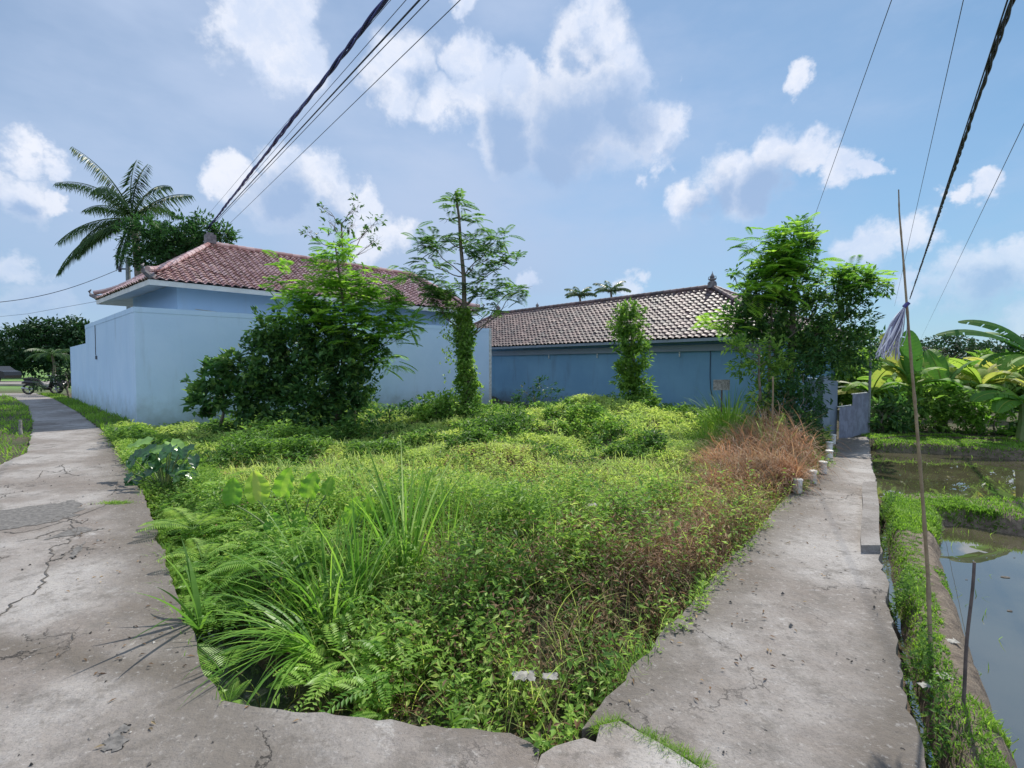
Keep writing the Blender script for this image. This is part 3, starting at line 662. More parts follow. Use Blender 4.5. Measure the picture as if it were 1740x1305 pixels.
def hip_house(name, label, corners, ridge, ez, rz, inset, wallm, tilem, extra=None, upturn=.12, wallz0=-.8, soff=.16, tw=.21, th=.26):
    A, B, C, D = [np.array(c, float) for c in corners]           # A-B front eave, B-C, C-D back, D-A left side
    R1, R2 = [np.array(r, float) for r in ridge]
    t = empty(name, (*((A + B + C + D) / 4), 0), label, 'house')
    e = [np.array([*q, ez]) for q in (A, B, C, D)]; r1, r2 = np.array([*R1, rz]), np.array([*R2, rz])
    m = MB()
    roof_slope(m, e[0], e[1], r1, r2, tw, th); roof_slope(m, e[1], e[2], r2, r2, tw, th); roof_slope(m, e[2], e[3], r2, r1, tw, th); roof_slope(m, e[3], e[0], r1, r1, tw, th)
    roof = m.build('roof', tilem, t)
    m = MB(); up = np.array([0, 0, .05])
    caps(m, r1 + up, r2 + up, .09)
    for rr, ee in ((r1, e[0]), (r2, e[1]), (r2, e[2]), (r1, e[3])): caps(m, rr + up, ee + up, .085, upturn)
    m.build('ridge_tiles', tilem, t)
    # underside and fascia
    cen = (A + B + C + D) / 4
    def ins(q, d):
        v = np.array(q)
        # inset along both adjacent edges
        i = [k for k, z in enumerate((A, B, C, D)) if np.allclose(z, q)][0]; cs = (A, B, C, D)
        n1 = (cs[(i + 1) % 4] - q); n2 = (cs[i - 1] - q)
        return q + n1 / np.linalg.norm(n1) * d + n2 / np.linalg.norm(n2) * d
    w = [ins(q, inset) for q in (A, B, C, D)]; f = [ins(q, .03) for q in (A, B, C, D)]
    m = MB()
    for i in range(4):
        j = (i + 1) % 4
        m.add([[*f[i], ez - .03], [*f[j], ez - .03], [*f[j], ez - .03 - soff], [*f[i], ez - .03 - soff]], [[0, 1, 2, 3]])
        m.add([[*f[i], ez - .03 - soff], [*f[j], ez - .03 - soff], [*w[j], ez + .06], [*w[i], ez + .06]], [[0, 1, 2, 3]])
    m.build('eaves', M['trim'] if wallm != M['greywall'] else M['beam'], t)
    m = MB()
    for i in range(4): 
        j = (i + 1) % 4; m.add([[*w[i], wallz0], [*w[j], wallz0], [*w[j], ez + .07], [*w[i], ez + .07]], [[0, 1, 2, 3]])
    m.build('wall', wallm, t)
    return t, e, r1, r2, w
A = np.array([-10.9, 14.9]); B = np.array([-1.6, 24.3]); D = np.array([-16.6, 19.8]); C = B + (D - A)
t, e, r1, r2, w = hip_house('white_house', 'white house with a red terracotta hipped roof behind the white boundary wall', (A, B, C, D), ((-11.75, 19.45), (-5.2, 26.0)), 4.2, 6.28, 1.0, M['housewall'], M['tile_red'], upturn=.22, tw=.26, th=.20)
m = MB(); m.box((r1[0], r1[1], r1[2] + .2), (.34, .34, .34), .8); m.box((r1[0], r1[1], r1[2] + .4), (.2, .2, .1), .8)
m.build('ridge_cap', M['finial'], t)
for ee, dd in ((e[0], (.1, -1)), (e[3], (-1, .1)), (e[1], (1, .1))):      # curled corner ornaments
    m = MB(); d = np.array([*dd, 0]) / np.hypot(*dd); c = ee + [0, 0, .08]
    m.tube([c - d * .5, c - d * .1 + [0, 0, .0], c + d * .18 + [0, 0, .1], c + d * .25 + [0, 0, .24], c + d * .16 + [0, 0, .32]], [.09, .1, .07, .045, .015], 7)
    m.build('corner_ornament', M['finial'], t)
m = MB(); u_ = (w[1] - w[0]) / np.linalg.norm(w[1] - w[0]); n_ = np.array([u_[1], -u_[0]])
m.tube([[*(w[0] + u_ * .5 + n_ * .03), 3.46], [*(w[0] + u_ * 1.3 + n_ * .03), 3.40], [*(w[0] + u_ * 2.6 + n_ * .03), 3.42], [*(w[0] + u_ * 3.6 + n_ * .03), 3.35]], .012, 5); m.build('pale_cable', M['white'], t)

K = np.array([7.9, 14.0]); dl = np.array([-.65, .76]); dl /= np.linalg.norm(dl); nb = np.array([.76, .65]); nb /= np.linalg.norm(nb)
L_ = K + dl * 20.6
t, e, r1, r2, w = hip_house('grey_house', 'long blue grey outbuilding with weathered brown tiles and stone finials', (L_, K, K + nb * 6, L_ + nb * 6),
                            (tuple(K + dl * 16.9 + nb * 3), tuple(K + dl * 3.94 + nb * 3)), 2.5, 4.53, .5, M['greywall'], M['tile_old'], upturn=.1, wallz0=-1.2, soff=.10, tw=.235, th=.22)
finial(t, r2 + [0, 0, .02], .72); finial(t, r1 + [0, 0, .02], .72); finial(t, r2 + np.array([*(-dl * 1.0 + nb * .75), -.42]), .72)
finial(t, r1 - np.array([*(dl * 3.3), 0]) * 1.0 + [0, 0, 0], .45)
m = MB(); wall_run(m, w[0], w[1], 2.06, 2.28, .1, .1); m.build('beam', M['beam'], t)
un = -nb
for s in (6.25, 9.9, 12.65):
    m = MB(); p = w[1] + dl * (s - 3.0 if s else 0); 
    m.tube([[*(p + un * .06), 2.05], [*(p + un * .06), 1.88]], .022, 8); m.build('drain_pipe', M['white'], t)
m = MB(); p = w[1] + dl * 2.15
m.tube([[*(p + un * .03), 2.05], [*(p + un * .03), 1.2], [*(p + un * .03 - dl * .03), .8], [*(p + un * .03 - dl * .12), .45]], .013, 5); m.build('cable', M['cable'], t)

# ------------------------------------------------------------------ vegetation generators
def blob_points(blobs, n_per, shell=.55, drop=.35, nscale=2.2, flat=1.0):
    out = []
    for (c, r) in blobs:
        c = np.array(c, float); r = np.array(r, float) * np.ones(3); n = max(4, int(n_per * (r[0] * r[1] * r[2]) ** (2 / 3)))
        u = unit(n) * (shell + (1 - shell) * rng.random(n) ** .6)[:, None] ** 1.0
        u *= (.62 + .62 * rng.random(n))[:, None]
        p = c + u * r
        out.append(p)
    p = np.concatenate(out)
    if drop > 0:
        k = np.array([mnoise.noise(Vector(q * nscale)) for q in p]); p = p[k > (drop - .5) * 1.2]
    return p
def leaf_cluster(m, p, k, spread, L, W, cen=None, tint=(.1, 1.0), up=.35, fold=.18, tbias=None):
    n = len(p); out = unit(n)
    if cen is not None:
        o = p - cen; o /= np.linalg.norm(o, axis=1)[:, None] + 1e-9; out = out * .6 + o
    PP = np.repeat(p, k, 0); D = np.repeat(out, k, 0) + unit(n * k) * .9; D[:, 2] += up - .25
    D /= np.linalg.norm(D, axis=1)[:, None]
    PP = PP + unit(n * k) * spread * rng.random((n * k, 1))
    N = unit(n * k) * .55; N[:, 2] += 1.0
    LL = L * (.6 + .8 * rng.random(n * k)); t0 = np.repeat(rng.random(n), k) * .5 + rng.random(n * k) * .5
    t0 = tint[0] + (tint[1] - tint[0]) * t0
    if tbias is not None: t0 = np.clip(t0 + np.repeat(tbias, k), 0, 1)
    m.leaves(PP, D, N, LL, LL * W / L, t0, fold)
def feather(m, base, dirs, L, pairs=12, plen=.11, pw=.03, tint=.5, droop=.35):
    n = len(base); dirs = dirs / np.linalg.norm(dirs, axis=1)[:, None]
    side = np.cross(dirs, [0, 0, 1.0]); side /= np.linalg.norm(side, axis=1)[:, None] + 1e-6
    L = np.broadcast_to(L, (n,)); tint = np.broadcast_to(tint, (n,))
    for k in range(pairs):
        s = (k + .6) / pairs
        p = base + dirs * (L * s)[:, None]; p[:, 2] -= droop * L * s * s
        f = math.sin(math.pi * (.15 + .8 * s)) ** .7
        for sg in (-1, 1):
            D = side * sg + dirs * .55; D[:, 2] -= .15; pw = plen * .25
            m.leaves(p, D, np.tile([[0, 0, 1.0]], (n, 1)) + rng.normal(size=(n, 3)) * .15, plen * f * (L / .4), pw, np.clip(tint + rng.normal(size=n) * .08, 0, 1), .05, .5)
def branch(m, a, b, r0, r1, wig=.08, n=7, sides=6, tint=.5, sag=0.0):
    a, b = np.array(a, float), np.array(b, float); s = np.linspace(0, 1, n); L = np.linalg.norm(b - a)
    pts = a + (b - a) * s[:, None] + np.stack([np.interp(s, np.linspace(0, 1, 5), np.r_[0, rng.normal(size=3) * wig * L, 0]) for _ in range(3)], 1)
    pts[:, 2] += sag * np.sin(s * np.pi) * L
    m.tube(pts, r0 + (r1 - r0) * s, sides, tint); return pts
def tree(name, label, cat, base, top, r0, blobs, mode='leaf', dens=60, k=6, L=.09, W=.05, spread=.12, mat='dark', drop=.3, nscale=1.8, group=None, trunk_pts=None, tint=(.05, 1), twigs=40, bark='bark', limb_from=.35, frL=.4, up=.35, shell=.5):
    base = np.array(base, float); top = np.array(top, float)
    t = empty(name, base, label, cat, group)
    m = MB(); tp = branch(m, base - [0, 0, .15], top, r0, r0 * .25, .035, 12, 9) if trunk_pts is None else trunk_pts
    if trunk_pts is not None: m.tube(tp, np.linspace(r0, r0 * .25, len(tp)), 9)
    n = len(tp)
    for (c, r) in blobs:
        c = np.array(c, float)
        cand = [i for i in range(int(n * limb_from), n) if tp[i][2] < c[2] + .1] or [int(n * limb_from)]
        i = min(cand, key=lambda q: abs(np.linalg.norm(tp[q][:2] - c[:2]) * .8 - (c[2] - tp[q][2])))
        bp = branch(m, tp[i], c, r0 * .2, r0 * .05, .05, 7, 5)
        rr = np.array(r, float) * np.ones(3)
        for _ in range(max(2, int(twigs / max(1, len(blobs))))):
            q = bp[rng.integers(3, 7)]; m.tube([q, q + (c + unit(1)[0] * rr * .8 - q) * .55 + rng.normal(size=3) * .03, c + unit(1)[0] * rr * .85], [r0 * .06, r0 * .04, r0 * .015], 4, caps=False)
    m.build('trunk', M[bark], t, smooth=True)
    m = MB()
    p = blob_points(blobs, dens, shell, drop, nscale)
    cs = np.array([b[0] for b in blobs]); idx = np.argmin(((p[:, None] - cs[None]) ** 2).sum(-1), 1); cen = cs[idx]
    if mode == 'leaf': leaf_cluster(m, p, k, spread, L, W, cen, tint, up)
    else:
        d = p - cen; d[:, 2] = d[:, 2] * .4 + .1; d += unit(len(p)) * np.array([.35, .35, .15])
        feather(m, p, d, frL * (.7 + .6 * rng.random(len(p))), 12, L, W, tint[0] + (tint[1] - tint[0]) * rng.random(len(p)), .35)
    m.build('crown', M[mat], t)
    return t
def B3(px, py, Y, r, ry=None, rz=None):      # crown lobe centred where the photo shows it; radius in photo pixels
    s = r * Y / FPX; return (P(px, py, Y), (s, s * (ry or 1.0), s * (rz or 1.0)))

# ------------------------------------------------------------------ the trees on the lot
# 1 big tangle in front of the white wall
Y = 12.6
t1b = G(560, 722); t1b[1] = Y; t1b = np.array([P(560, 700, Y)[0], Y, zat(P(560, 700, Y)[0], Y)])
tree('climber_bush', 'large dark tangle of climber leaves round a trunk against the white wall', 'bush', t1b, P(585, 560, Y), .12,
     [B3(500,590,Y,58),B3(560,575,Y,50),B3(480,640,Y,62),B3(550,650,Y,70),B3(520,690,Y-.3,60),B3(590,620,Y,48),B3(460,590,Y,42),B3(590,690,Y,45),B3(440,680,Y-.2,50),
      B3(455,560,Y,30),B3(610,650,Y,30,1,1.1),B3(530,545,Y,30),B3(620,590,Y,26),B3(640,600,Y,16,1,1.2),B3(630,650,Y,14,1,1.3)],
     dens=320, k=8, L=.145, W=.085, spread=.22, mat='dark', drop=.36, tint=(.1, 1), shell=.3, nscale=2.6)
p = P(375, 690, 12.2)
tree('broadleaf_shrub', 'spreading broad leaved shrub low against the white wall, left of the big tangle', 'shrub', (p[0], 12.2, zat(p[0], 12.2)), P(380, 640, 12.2), .05,
     [B3(365,640,12.2,32),B3(400,625,12.2,36),B3(350,670,12.2,30),B3(400,670,12.2,40),B3(335,695,12.2,22,1,.8),B3(430,640,12.2,30)], dens=190, k=7, L=.19, W=.12, spread=.14, mat='dark', tint=(.15, 1), shell=.4)
p = P(640, 700, 13.2)
tree('feathery_tree', 'bright green feathery tree rising out of the dark tangle over the red roof', 'tree', (P(600,700,Y+.2)[0], Y + .2, t1b[2]), P(570, 420, Y + .2), .07,
     [B3(575,430,Y,32),B3(560,465,Y,34),B3(550,505,Y,40),B3(600,500,Y,34),B3(500,520,Y,36),B3(475,490,Y,18),B3(640,475,Y,24),B3(640,520,Y,36),B3(620,560,Y,40),B3(680,540,Y,34),B3(655,585,Y,34),
      B3(520,545,Y,36),B3(700,550,Y,16),B3(480,450,Y,12),B3(660,610,Y,20),B3(590,545,Y,36)],
     mode='feather', dens=330, L=.15, W=.034, mat='feather_b', drop=.28, limb_from=.4, frL=.42, tint=(.1, 1))
# 2 tall airy tree with vine-clad trunk
Y = 13.4; bx = P(795, 690, Y)[0]; zb = zat(bx, Y)
tr = [[bx, Y, zb - .2], [*P(793,640,Y)[:2], P(793,640,Y)[2]], P(790,580,Y), P(789,520,Y), P(788,470,Y), P(783,420,Y), P(780,370,Y), P(774,325,Y)]
tree('feathery_tree', 'tall airy tree with sparse feathery crown above the vine wrapped trunk', 'tree', (bx, Y, zb), P(774, 325, Y), .10,
     [B3(775,345,Y,22,1,.7),B3(755,372,Y,20,1,.5),B3(800,375,Y,22,1,.5),B3(745,410,Y,26,1,.5),B3(800,412,Y,24,1,.6),B3(715,415,Y,22,1,.45),B3(735,450,Y,34,1,.6),B3(845,405,Y,22,1,.5),B3(830,440,Y,34,1,.6),
      B3(870,440,Y,18,1,.6),B3(700,465,Y,20,1,.6),B3(745,485,Y,30,1,.7),B3(820,485,Y,36,1,.7),B3(870,495,Y,26,1,.6),B3(895,490,Y,14,1,.6),B3(770,520,Y,26),B3(740,520,Y,22),B3(840,520,Y,22,1,.6),B3(725,500,Y,20)],
     mode='feather', dens=380, L=.14, W=.028, mat='feather', drop=.36, limb_from=.3, frL=.38, trunk_pts=np.array([list(q) for q in tr]), tint=(.1, .95), twigs=60)
t = empty('vine_wrap', (bx, Y, zb), 'leafy vine wrapped thickly round the trunk of the tall airy tree', 'vine')
m = MB(); pts = []
for q in range(1500):
    s = rng.random() ** .9; py = 700 - s * 175; wpx = np.interp(py, [520, 560, 640, 690, 705], [12, 14, 16, 24, 30]); a = rng.random() * 2 * np.pi
    rr = wpx * Y / FPX * (.45 + .65 * rng.random()) * (.6 + .8 * (.5 + .5 * math.sin(a * 2 + py * .07)) * (.7 + .6 * mnoise.noise(Vector((py * .05, a, 0))))); c = P(np.interp(py, [525, 600, 700], [788, 790, 797]), py, Y)
    pts.append(c + [math.cos(a) * rr, math.sin(a) * rr, 0])
pts = np.array(pts); leaf_cluster(m, pts, 5, .09, .085, .06, None, (.1, .9), 0)
hang = P(765, 560, Y) + rng.normal(size=(120, 3)) * [.12, .1, .7]; leaf_cluster(m, hang[hang[:, 2] > .6], 4, .05, .07, .05, None, (.4, 1), 0)
m.build('foliage', M['weed'], t)
m = MB()
for a in range(5):
    s = np.linspace(0, 1, 30); ang = s * 9 + a * 1.3; py = 700 - s * 170
    m.tube([P(np.interp(q, [525, 600, 700], [788, 790, 797]), q, Y) + np.array([math.cos(g_), math.sin(g_), 0]) * .17 for q, g_ in zip(py, ang)], .014, 5)
m.build('stem', M['stem'], t)
# 3 column shrub by the grey wall
Y = 13.6; bx = P(1085, 700, Y)[0]
tree('column_shrub', 'narrow upright shrub standing alone against the blue grey wall', 'shrub', (bx, Y, zat(bx, Y)), P(1070, 540, Y), .06,
     [B3(1068,545,Y,27),B3(1075,575,Y,28),B3(1080,610,Y,26),B3(1070,640,Y,26),B3(1085,660,Y,30),B3(1088,690,Y,32),B3(1065,625,Y,22),B3(1068,530,Y,16)], dens=480, k=9, L=.13, W=.055, spread=.12, mat='weed', tint=(.0, .75), drop=.1, shell=.35)
# low plants against the walls
def bush(name, label, px, py, Y, blobs, **kw):
    x = P(px, py, Y)[0]; return tree(name, label, 'bush', (x, Y, zat(x, Y)), P(px, min(b[1] for b in blobs), Y), .03, [B3(b[0], b[1], Y, b[2], 1, (b[3] if len(b) > 3 else 1)) for b in blobs], **kw)
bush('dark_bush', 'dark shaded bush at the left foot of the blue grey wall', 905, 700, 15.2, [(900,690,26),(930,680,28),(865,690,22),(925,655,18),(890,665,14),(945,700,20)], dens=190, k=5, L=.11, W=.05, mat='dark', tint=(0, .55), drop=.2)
bush('vine_mound', 'rounded mound of pale flecked vine left of the vine wrapped trunk', 742, 705, 12.9, [(742,685,26,.8),(765,690,24,.7),(720,700,20,.7),(742,700,34,.6)], dens=380, k=7, L=.10, W=.065, mat='weed', tint=(.2, 1), drop=.1)
bush('dark_bush', 'low dark bush under the white wall between the tangle and the vine mound', 660, 710, 13.2, [(640,712,30,.5),(680,702,34,.5),(715,690,28,.6),(620,715,24,.5)], dens=230, k=6, L=.10, W=.06, mat='dark', tint=(.1, .7), drop=.15)
bush('dark_bush', 'low dark bush at the right foot of the blue grey wall beside the column shrub', 1150, 725, 13.2, [(1140,722,32,.6),(1170,727,26,.6),(1110,712,22,.6)], dens=220, k=6, L=.10, W=.055, mat='weed', tint=(.0, .6), drop=.15)
bush('dark_bush', 'small leafy weed clump at the foot of the white end post', 830, 700, 14.5, [(835,698,18,.7),(812,700,16,.7),(850,700,14,.7)], dens=280, k=6, L=.10, W=.07, mat='weed', tint=(.1, .8), drop=.1)
# 4 big leafy tree by the path
Y = 11.6; bx = P(1345, 720, Y)[0]; zb = zat(bx, Y)
tree('path_tree', 'big dense tree with bright feathery top beside the walled path', 'tree', (bx, Y, zb), P(1355, 420, Y), .12,
     [B3(1355,420,Y,34),B3(1375,400,Y,20),B3(1330,450,Y,40),B3(1300,480,Y,40),B3(1350,480,Y,48),B3(1310,530,Y,55),B3(1365,540,Y,55),B3(1275,550,Y,35),B3(1430,500,Y,44),B3(1425,480,Y,30),B3(1470,485,Y,30),B3(1440,560,Y,48),
      B3(1395,590,Y,50),B3(1460,590,Y,40),B3(1335,600,Y,55),B3(1500,490,Y,14),B3(1410,610,Y,50,1,.6),B3(1250,545,Y,26),B3(1245,465,Y,6)],
     dens=400, k=9, L=.115, W=.05, spread=.17, mat='dark', drop=.30, tint=(.05, 1), shell=.3, nscale=2.2)
Y = 11.3
tree('feathery_tree', 'sunlit feathery sapling growing through the big path tree on its left side', 'tree', (P(1300,710,Y)[0], Y, zb), P(1345, 410, Y), .05,
     [B3(1350,410,Y,28),B3(1315,440,Y,34),B3(1290,475,Y,34),B3(1275,500,Y,24),B3(1330,470,Y,40),B3(1230,550,Y,26,1,.6),B3(1205,548,Y,12,1,.6),B3(1300,400,Y,16),B3(1275,415,Y,14),B3(1385,440,Y,20),B3(1470,480,Y,24),B3(1435,470,Y,20)],
     mode='feather', dens=300, L=.15, W=.034, mat='feather_b', drop=.3, frL=.42, tint=(.1, 1), limb_from=.4)
Y = 10.6
tree('leafy_shrub', 'bright leafy shrub in front of the big path tree beside the faded board', 'shrub', (P(1290,710,Y)[0], Y, zat(P(1290,710,Y)[0], Y)), P(1290, 590, Y), .05,
     [B3(1275,590,Y,32),B3(1320,600,Y,32),B3(1295,630,Y,38),B3(1265,620,Y,24),B3(1330,640,Y,34),B3(1300,670,Y,36),B3(1345,670,Y,30),B3(1250,590,Y,16)], dens=230, k=7, L=.115, W=.05, spread=.12, mat='weed', tint=(.05, 1), drop=.25, shell=.4)
Y = 10.3
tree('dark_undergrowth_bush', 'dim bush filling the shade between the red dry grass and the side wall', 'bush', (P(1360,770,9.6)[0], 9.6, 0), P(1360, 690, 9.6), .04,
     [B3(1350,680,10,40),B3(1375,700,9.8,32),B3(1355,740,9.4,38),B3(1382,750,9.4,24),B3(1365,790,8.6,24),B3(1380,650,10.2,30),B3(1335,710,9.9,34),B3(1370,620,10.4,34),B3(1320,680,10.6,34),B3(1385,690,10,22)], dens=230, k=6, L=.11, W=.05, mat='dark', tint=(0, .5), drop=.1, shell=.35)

# ------------------------------------------------------------------ trees behind the houses
rng = np.random.default_rng(21)
def palm(name, label, base, crown, r0, fronds, Lf, group=None, seedv=0, nl=46, lw=.05, ll=.75, cat='palm tree'):
    t = empty(name, base, label, cat, group)
    m = MB(); base = np.array(base, float); crown = np.array(crown, float)
    s = np.linspace(0, 1, 12); pts = base + (crown - base) * s[:, None]; pts[:, 0] += np.sin(s * np.pi) * .25
    m.tube(pts, r0 * (1.15 - .4 * s), 9); m.build('trunk', M['bark'], t, smooth=True)
    for (az, el, dr, lk) in fronds:
        m = MB(); n = 14; h = np.array([math.cos(az), math.sin(az), 0]); p = crown.copy(); pts = [p]; th = el
        for k in range(n):
            th = el - dr * ((k + 1) / n) ** 1.3; p = p + (h * math.cos(th) + np.array([0, 0, 1]) * math.sin(th)) * Lf * lk / n; pts.append(p)
        pts = np.array(pts); m.tube(pts, np.linspace(r0 * .22, .008, n + 1), 5, .8)
        q = np.linspace(.12, .99, nl); P0 = np.stack([np.interp(q, np.linspace(0, 1, n + 1), pts[:, a]) for a in range(3)], 1)
        T = np.gradient(P0, axis=0); T /= np.linalg.norm(T, axis=1)[:, None]; side = np.cross(T, [0, 0, 1.]); side /= np.linalg.norm(side, axis=1)[:, None] + 1e-6
        for sg in (-1, 1):
            D = side * sg * .6 + T * .45; D[:, 2] -= (.55 + .5 * rng.random(nl)) * (1 if Lf > 3 else .5)
            ln = ll * np.sin(np.pi * (.12 + .82 * q)) ** .6 * (.8 + .3 * rng.random(nl))
            m.leaves(P0, D, side * sg * .3 + np.array([0, 0, 1.]), ln, lw, .2 + .6 * rng.random(nl), .1, .35)
        m.build('frond', M['palm'], t)
    return t
Y = 30
fr = []
for (dx, dy_, lk) in [(-150,35,1.3),(-140,-35,1.2),(-65,-90,1.1),(-8,-95,.95),(25,-85,.85),(108,-28,1.15),(-115,95,1.3),(60,50,.9),(-90,60,1.0),(-60,90,.8)]:
    fr.append((math.atan2(rng.normal() * .35, dx / 100.), math.atan2(-dy_, max(abs(dx), 12)) + R(20), R(46), lk * .72))
fr += [(R(90), R(55), R(80), .8), (R(-80), R(50), R(90), .7), (R(170), R(5), R(60), .85), (R(15), R(5), R(65), .7), (R(195), R(60), R(75), .8), (R(-20), R(62), R(80), .7)]
palm('coconut_palm', 'tall coconut palm behind the white house at the left', (P(232,480,Y)[0], Y, 0), P(226, 372, Y), .24, fr, 5.7, nl=50, lw=.065, ll=.95)
Y = 25
tree('mango_tree', 'dark dense round crowned tree behind the left end of the red roof', 'tree', (P(285,480,Y)[0], Y, 0), P(290, 420, Y), .25,
     [B3(248,405,Y,34),B3(285,408,Y,36),B3(320,402,Y,34),B3(352,398,Y,30),B3(378,402,Y,20),B3(260,440,Y,40),B3(300,435,Y,38),B3(335,420,Y,34)], dens=130, k=10, L=.22, W=.09, spread=.3, mat='dark', tint=(0, .6), drop=.25, limb_from=.5, shell=.4)
Y = 24
tree('bare_tree', 'sparse leafed tree with thin purplish branches behind the red roof', 'tree', (P(572,480,Y)[0], Y, 0), P(580, 380, Y), .14,
     [B3(525,395,Y,16,1,.7),B3(560,378,Y,16),B3(580,395,Y,18),B3(605,355,Y,16),B3(640,375,Y,14),B3(640,408,Y,16),B3(550,355,Y,10),B3(600,380,Y,12),B3(585,430,Y,22),B3(620,395,Y,10)], dens=36, k=6, L=.20, W=.10, spread=.22, mat='dark', tint=(.1, .8), drop=.1, twigs=90, limb_from=.55)
for (px, py, lbl) in ((985, 497, 'small palm top peeking over the weathered roof, the left one'), (1038, 490, 'taller darker palm top peeking over the weathered roof, the right one')):
    Y = 34; fr = [(a, R(60 if k % 2 else 35), R(70), 1) for k, a in enumerate(np.linspace(0, 6.0, 11))]
    palm('betel_palm', lbl, (P(px, py, Y)[0], Y, 0), P(px, py + 6, Y), .09, fr, 1.2 if px < 1000 else 1.4, 'small palms behind the weathered roof', nl=16, lw=.10, ll=.42)
# far left
Y = 62
tree('rain_tree', 'wide umbrella crowned tree beyond the crossing road at far left', 'tree', (P(95,620,Y)[0], Y, 0), P(95, 570, Y), .5,
     [B3(95,560,Y,32,1,.6),B3(60,570,Y,28,1,.7),B3(125,555,Y,26,1,.4),B3(40,590,Y,30),B3(80,590,Y,34),B3(120,590,Y,30),B3(145,570,Y,22,1,.35),B3(135,610,Y,22),B3(20,610,Y,26),B3(60,615,Y,26),B3(100,615,Y,26),B3(150,595,Y,26),B3(140,570,Y,22),B3(75,555,Y,22,1,.5),B3(30,565,Y,20,1,.6),B3(5,600,Y,26)], dens=22, k=10, L=.5, W=.26, spread=.8, mat='far', tint=(0, .8), drop=.22, shell=.4, nscale=.5)
Y = 70
tree('far_tree', 'dark tree cut by the left edge of the picture beyond the road', 'tree', (P(-10,620,Y)[0], Y, 0), P(-5, 590, Y), .4,
     [B3(-10,590,Y,28),B3(10,612,Y,20),B3(-40,600,Y,36)], dens=12, k=9, L=.5, W=.26, spread=.8, mat='far', tint=(0, .7), drop=.2, shell=.4, nscale=.5)
Y = 50; fr = [(a, R(50 if k % 2 else 25), R(85), 1) for k, a in enumerate(np.linspace(0, 6.0, 11))]
palm('young_palm', 'young palm beyond the crossing road between the far trees and the wall', (P(88,632,Y)[0], Y, 0), P(88, 603, Y), .12, fr, 2.3, nl=24, lw=.12, ll=.6)
# broad distance: wooded edge all round the horizon
def far_wood():
    m = MB(); n = 0
    for a in np.linspace(-75, 75, 150):
        Yd = 150 + 60 * random.random(); x = math.tan(R(a)) * Yd if abs(a) < 80 else 0
        h = 6 + 5 * random.random() + (2 if a < -30 else 0); c = np.array([x, Yd, h * .4]); k = 260
        p = c + unit(k) * np.array([9, 5, h * .75]); p = p[p[:, 2] > -1]
        leaf_cluster(m, p, 3, .8, 1.1, .8, None, (0, .8), .3)
    o = m.build('far_wood', M['far']); tag(o, 'hazy line of woodland along the horizon', 'woodland', kind='stuff')
far_wood()
# right far trees
for (px, py, r, Y, lbl) in ((1625, 590, 26, 55, 'flat topped tree on the right skyline behind the banana plants'), (1575, 600, 24, 60, 'dark pointed tree on the right skyline beside the flat topped one'), (1680, 605, 22, 58, 'dark round tree on the right skyline under the biggest banana leaf')):
    bl = [B3(px, py - 8, Y, r, 1, .35), B3(px + 26, py + 2, Y, r * .8, 1, .4), B3(px - 22, py + 4, Y, r * .7, 1, .4), B3(px, py + 16, Y, r, 1, .5)]
    tree('far_tree', lbl, 'tree', (P(px, 625, Y)[0], Y, 0), P(px, py, Y), .35, bl, dens=16, k=8, L=.42, W=.2, spread=.6, mat='far', tint=(0, .6), drop=.25, nscale=.6, group='trees on the right skyline')

# ------------------------------------------------------------------ banana garden on the right
def banana_leaf(m, base, az, el, droop, L, W, tint, ntear=0, roll=0):
    n = 14; h = np.array([math.cos(az), math.sin(az), 0]); p = np.array(base, float); pts = [p]
    for k in range(n):
        th = el - droop * ((k + 1) / n) ** 1.5; p = p + (h * math.cos(th) + np.array([0, 0, 1]) * math.sin(th)) * L / n; pts.append(p)
    pts = np.array(pts); m.tube(pts, np.linspace(.022, .004, n + 1), 5, .9)
    T = np.gradient(pts, axis=0); T /= np.linalg.norm(T, axis=1)[:, None]; side = np.cross(T, [0, 0, 1.]); side /= np.linalg.norm(side, axis=1)[:, None] + 1e-6; U = np.cross(side, T)
    side = side * math.cos(roll) + U * math.sin(roll); U = np.cross(side, T)
    for sg in (-1, 1):
        s = np.linspace(.12, 1, 60); c = np.stack([np.interp(s, np.linspace(0, 1, n + 1), pts[:, a]) for a in range(3)], 1); S2 = np.stack([np.interp(s, np.linspace(0, 1, n + 1), side[:, a]) for a in range(3)], 1); U2 = np.stack([np.interp(s, np.linspace(0, 1, n + 1), U[:, a]) for a in range(3)], 1); T2 = np.stack([np.interp(s, np.linspace(0, 1, n + 1), T[:, a]) for a in range(3)], 1)
        w = W * .5 * np.sin(np.pi * (.06 + .93 * (s - .12) / .88)) ** .55 + .004
        V = []
        for i in range(60):
            b = c[i]; rag = .004 * math.sin(i * 1.7)
            V += [b, b + S2[i] * sg * w[i] * .5 + U2[i] * w[i] * .16, b + S2[i] * sg * w[i] - U2[i] * w[i] * .1 + T2[i] * (w[i] * .25 + rag)]
        F = []; T_ = []; tear = {int(x) for x in rng.integers(6, 56, ntear)}
        for i in range(59):
            if i in tear: 
                F.append([3 * i, 3 * i + 1, 3 * i + 4, 3 * i + 3]); T_.append(tint); continue
            F.append([3 * i, 3 * i + 1, 3 * i + 4, 3 * i + 3]); F.append([3 * i + 1, 3 * i + 2, 3 * i + 5, 3 * i + 4]); T_ += [tint + .06 * ((i // 2) % 2)] * 2
        m.add(V, F, np.array(T_))
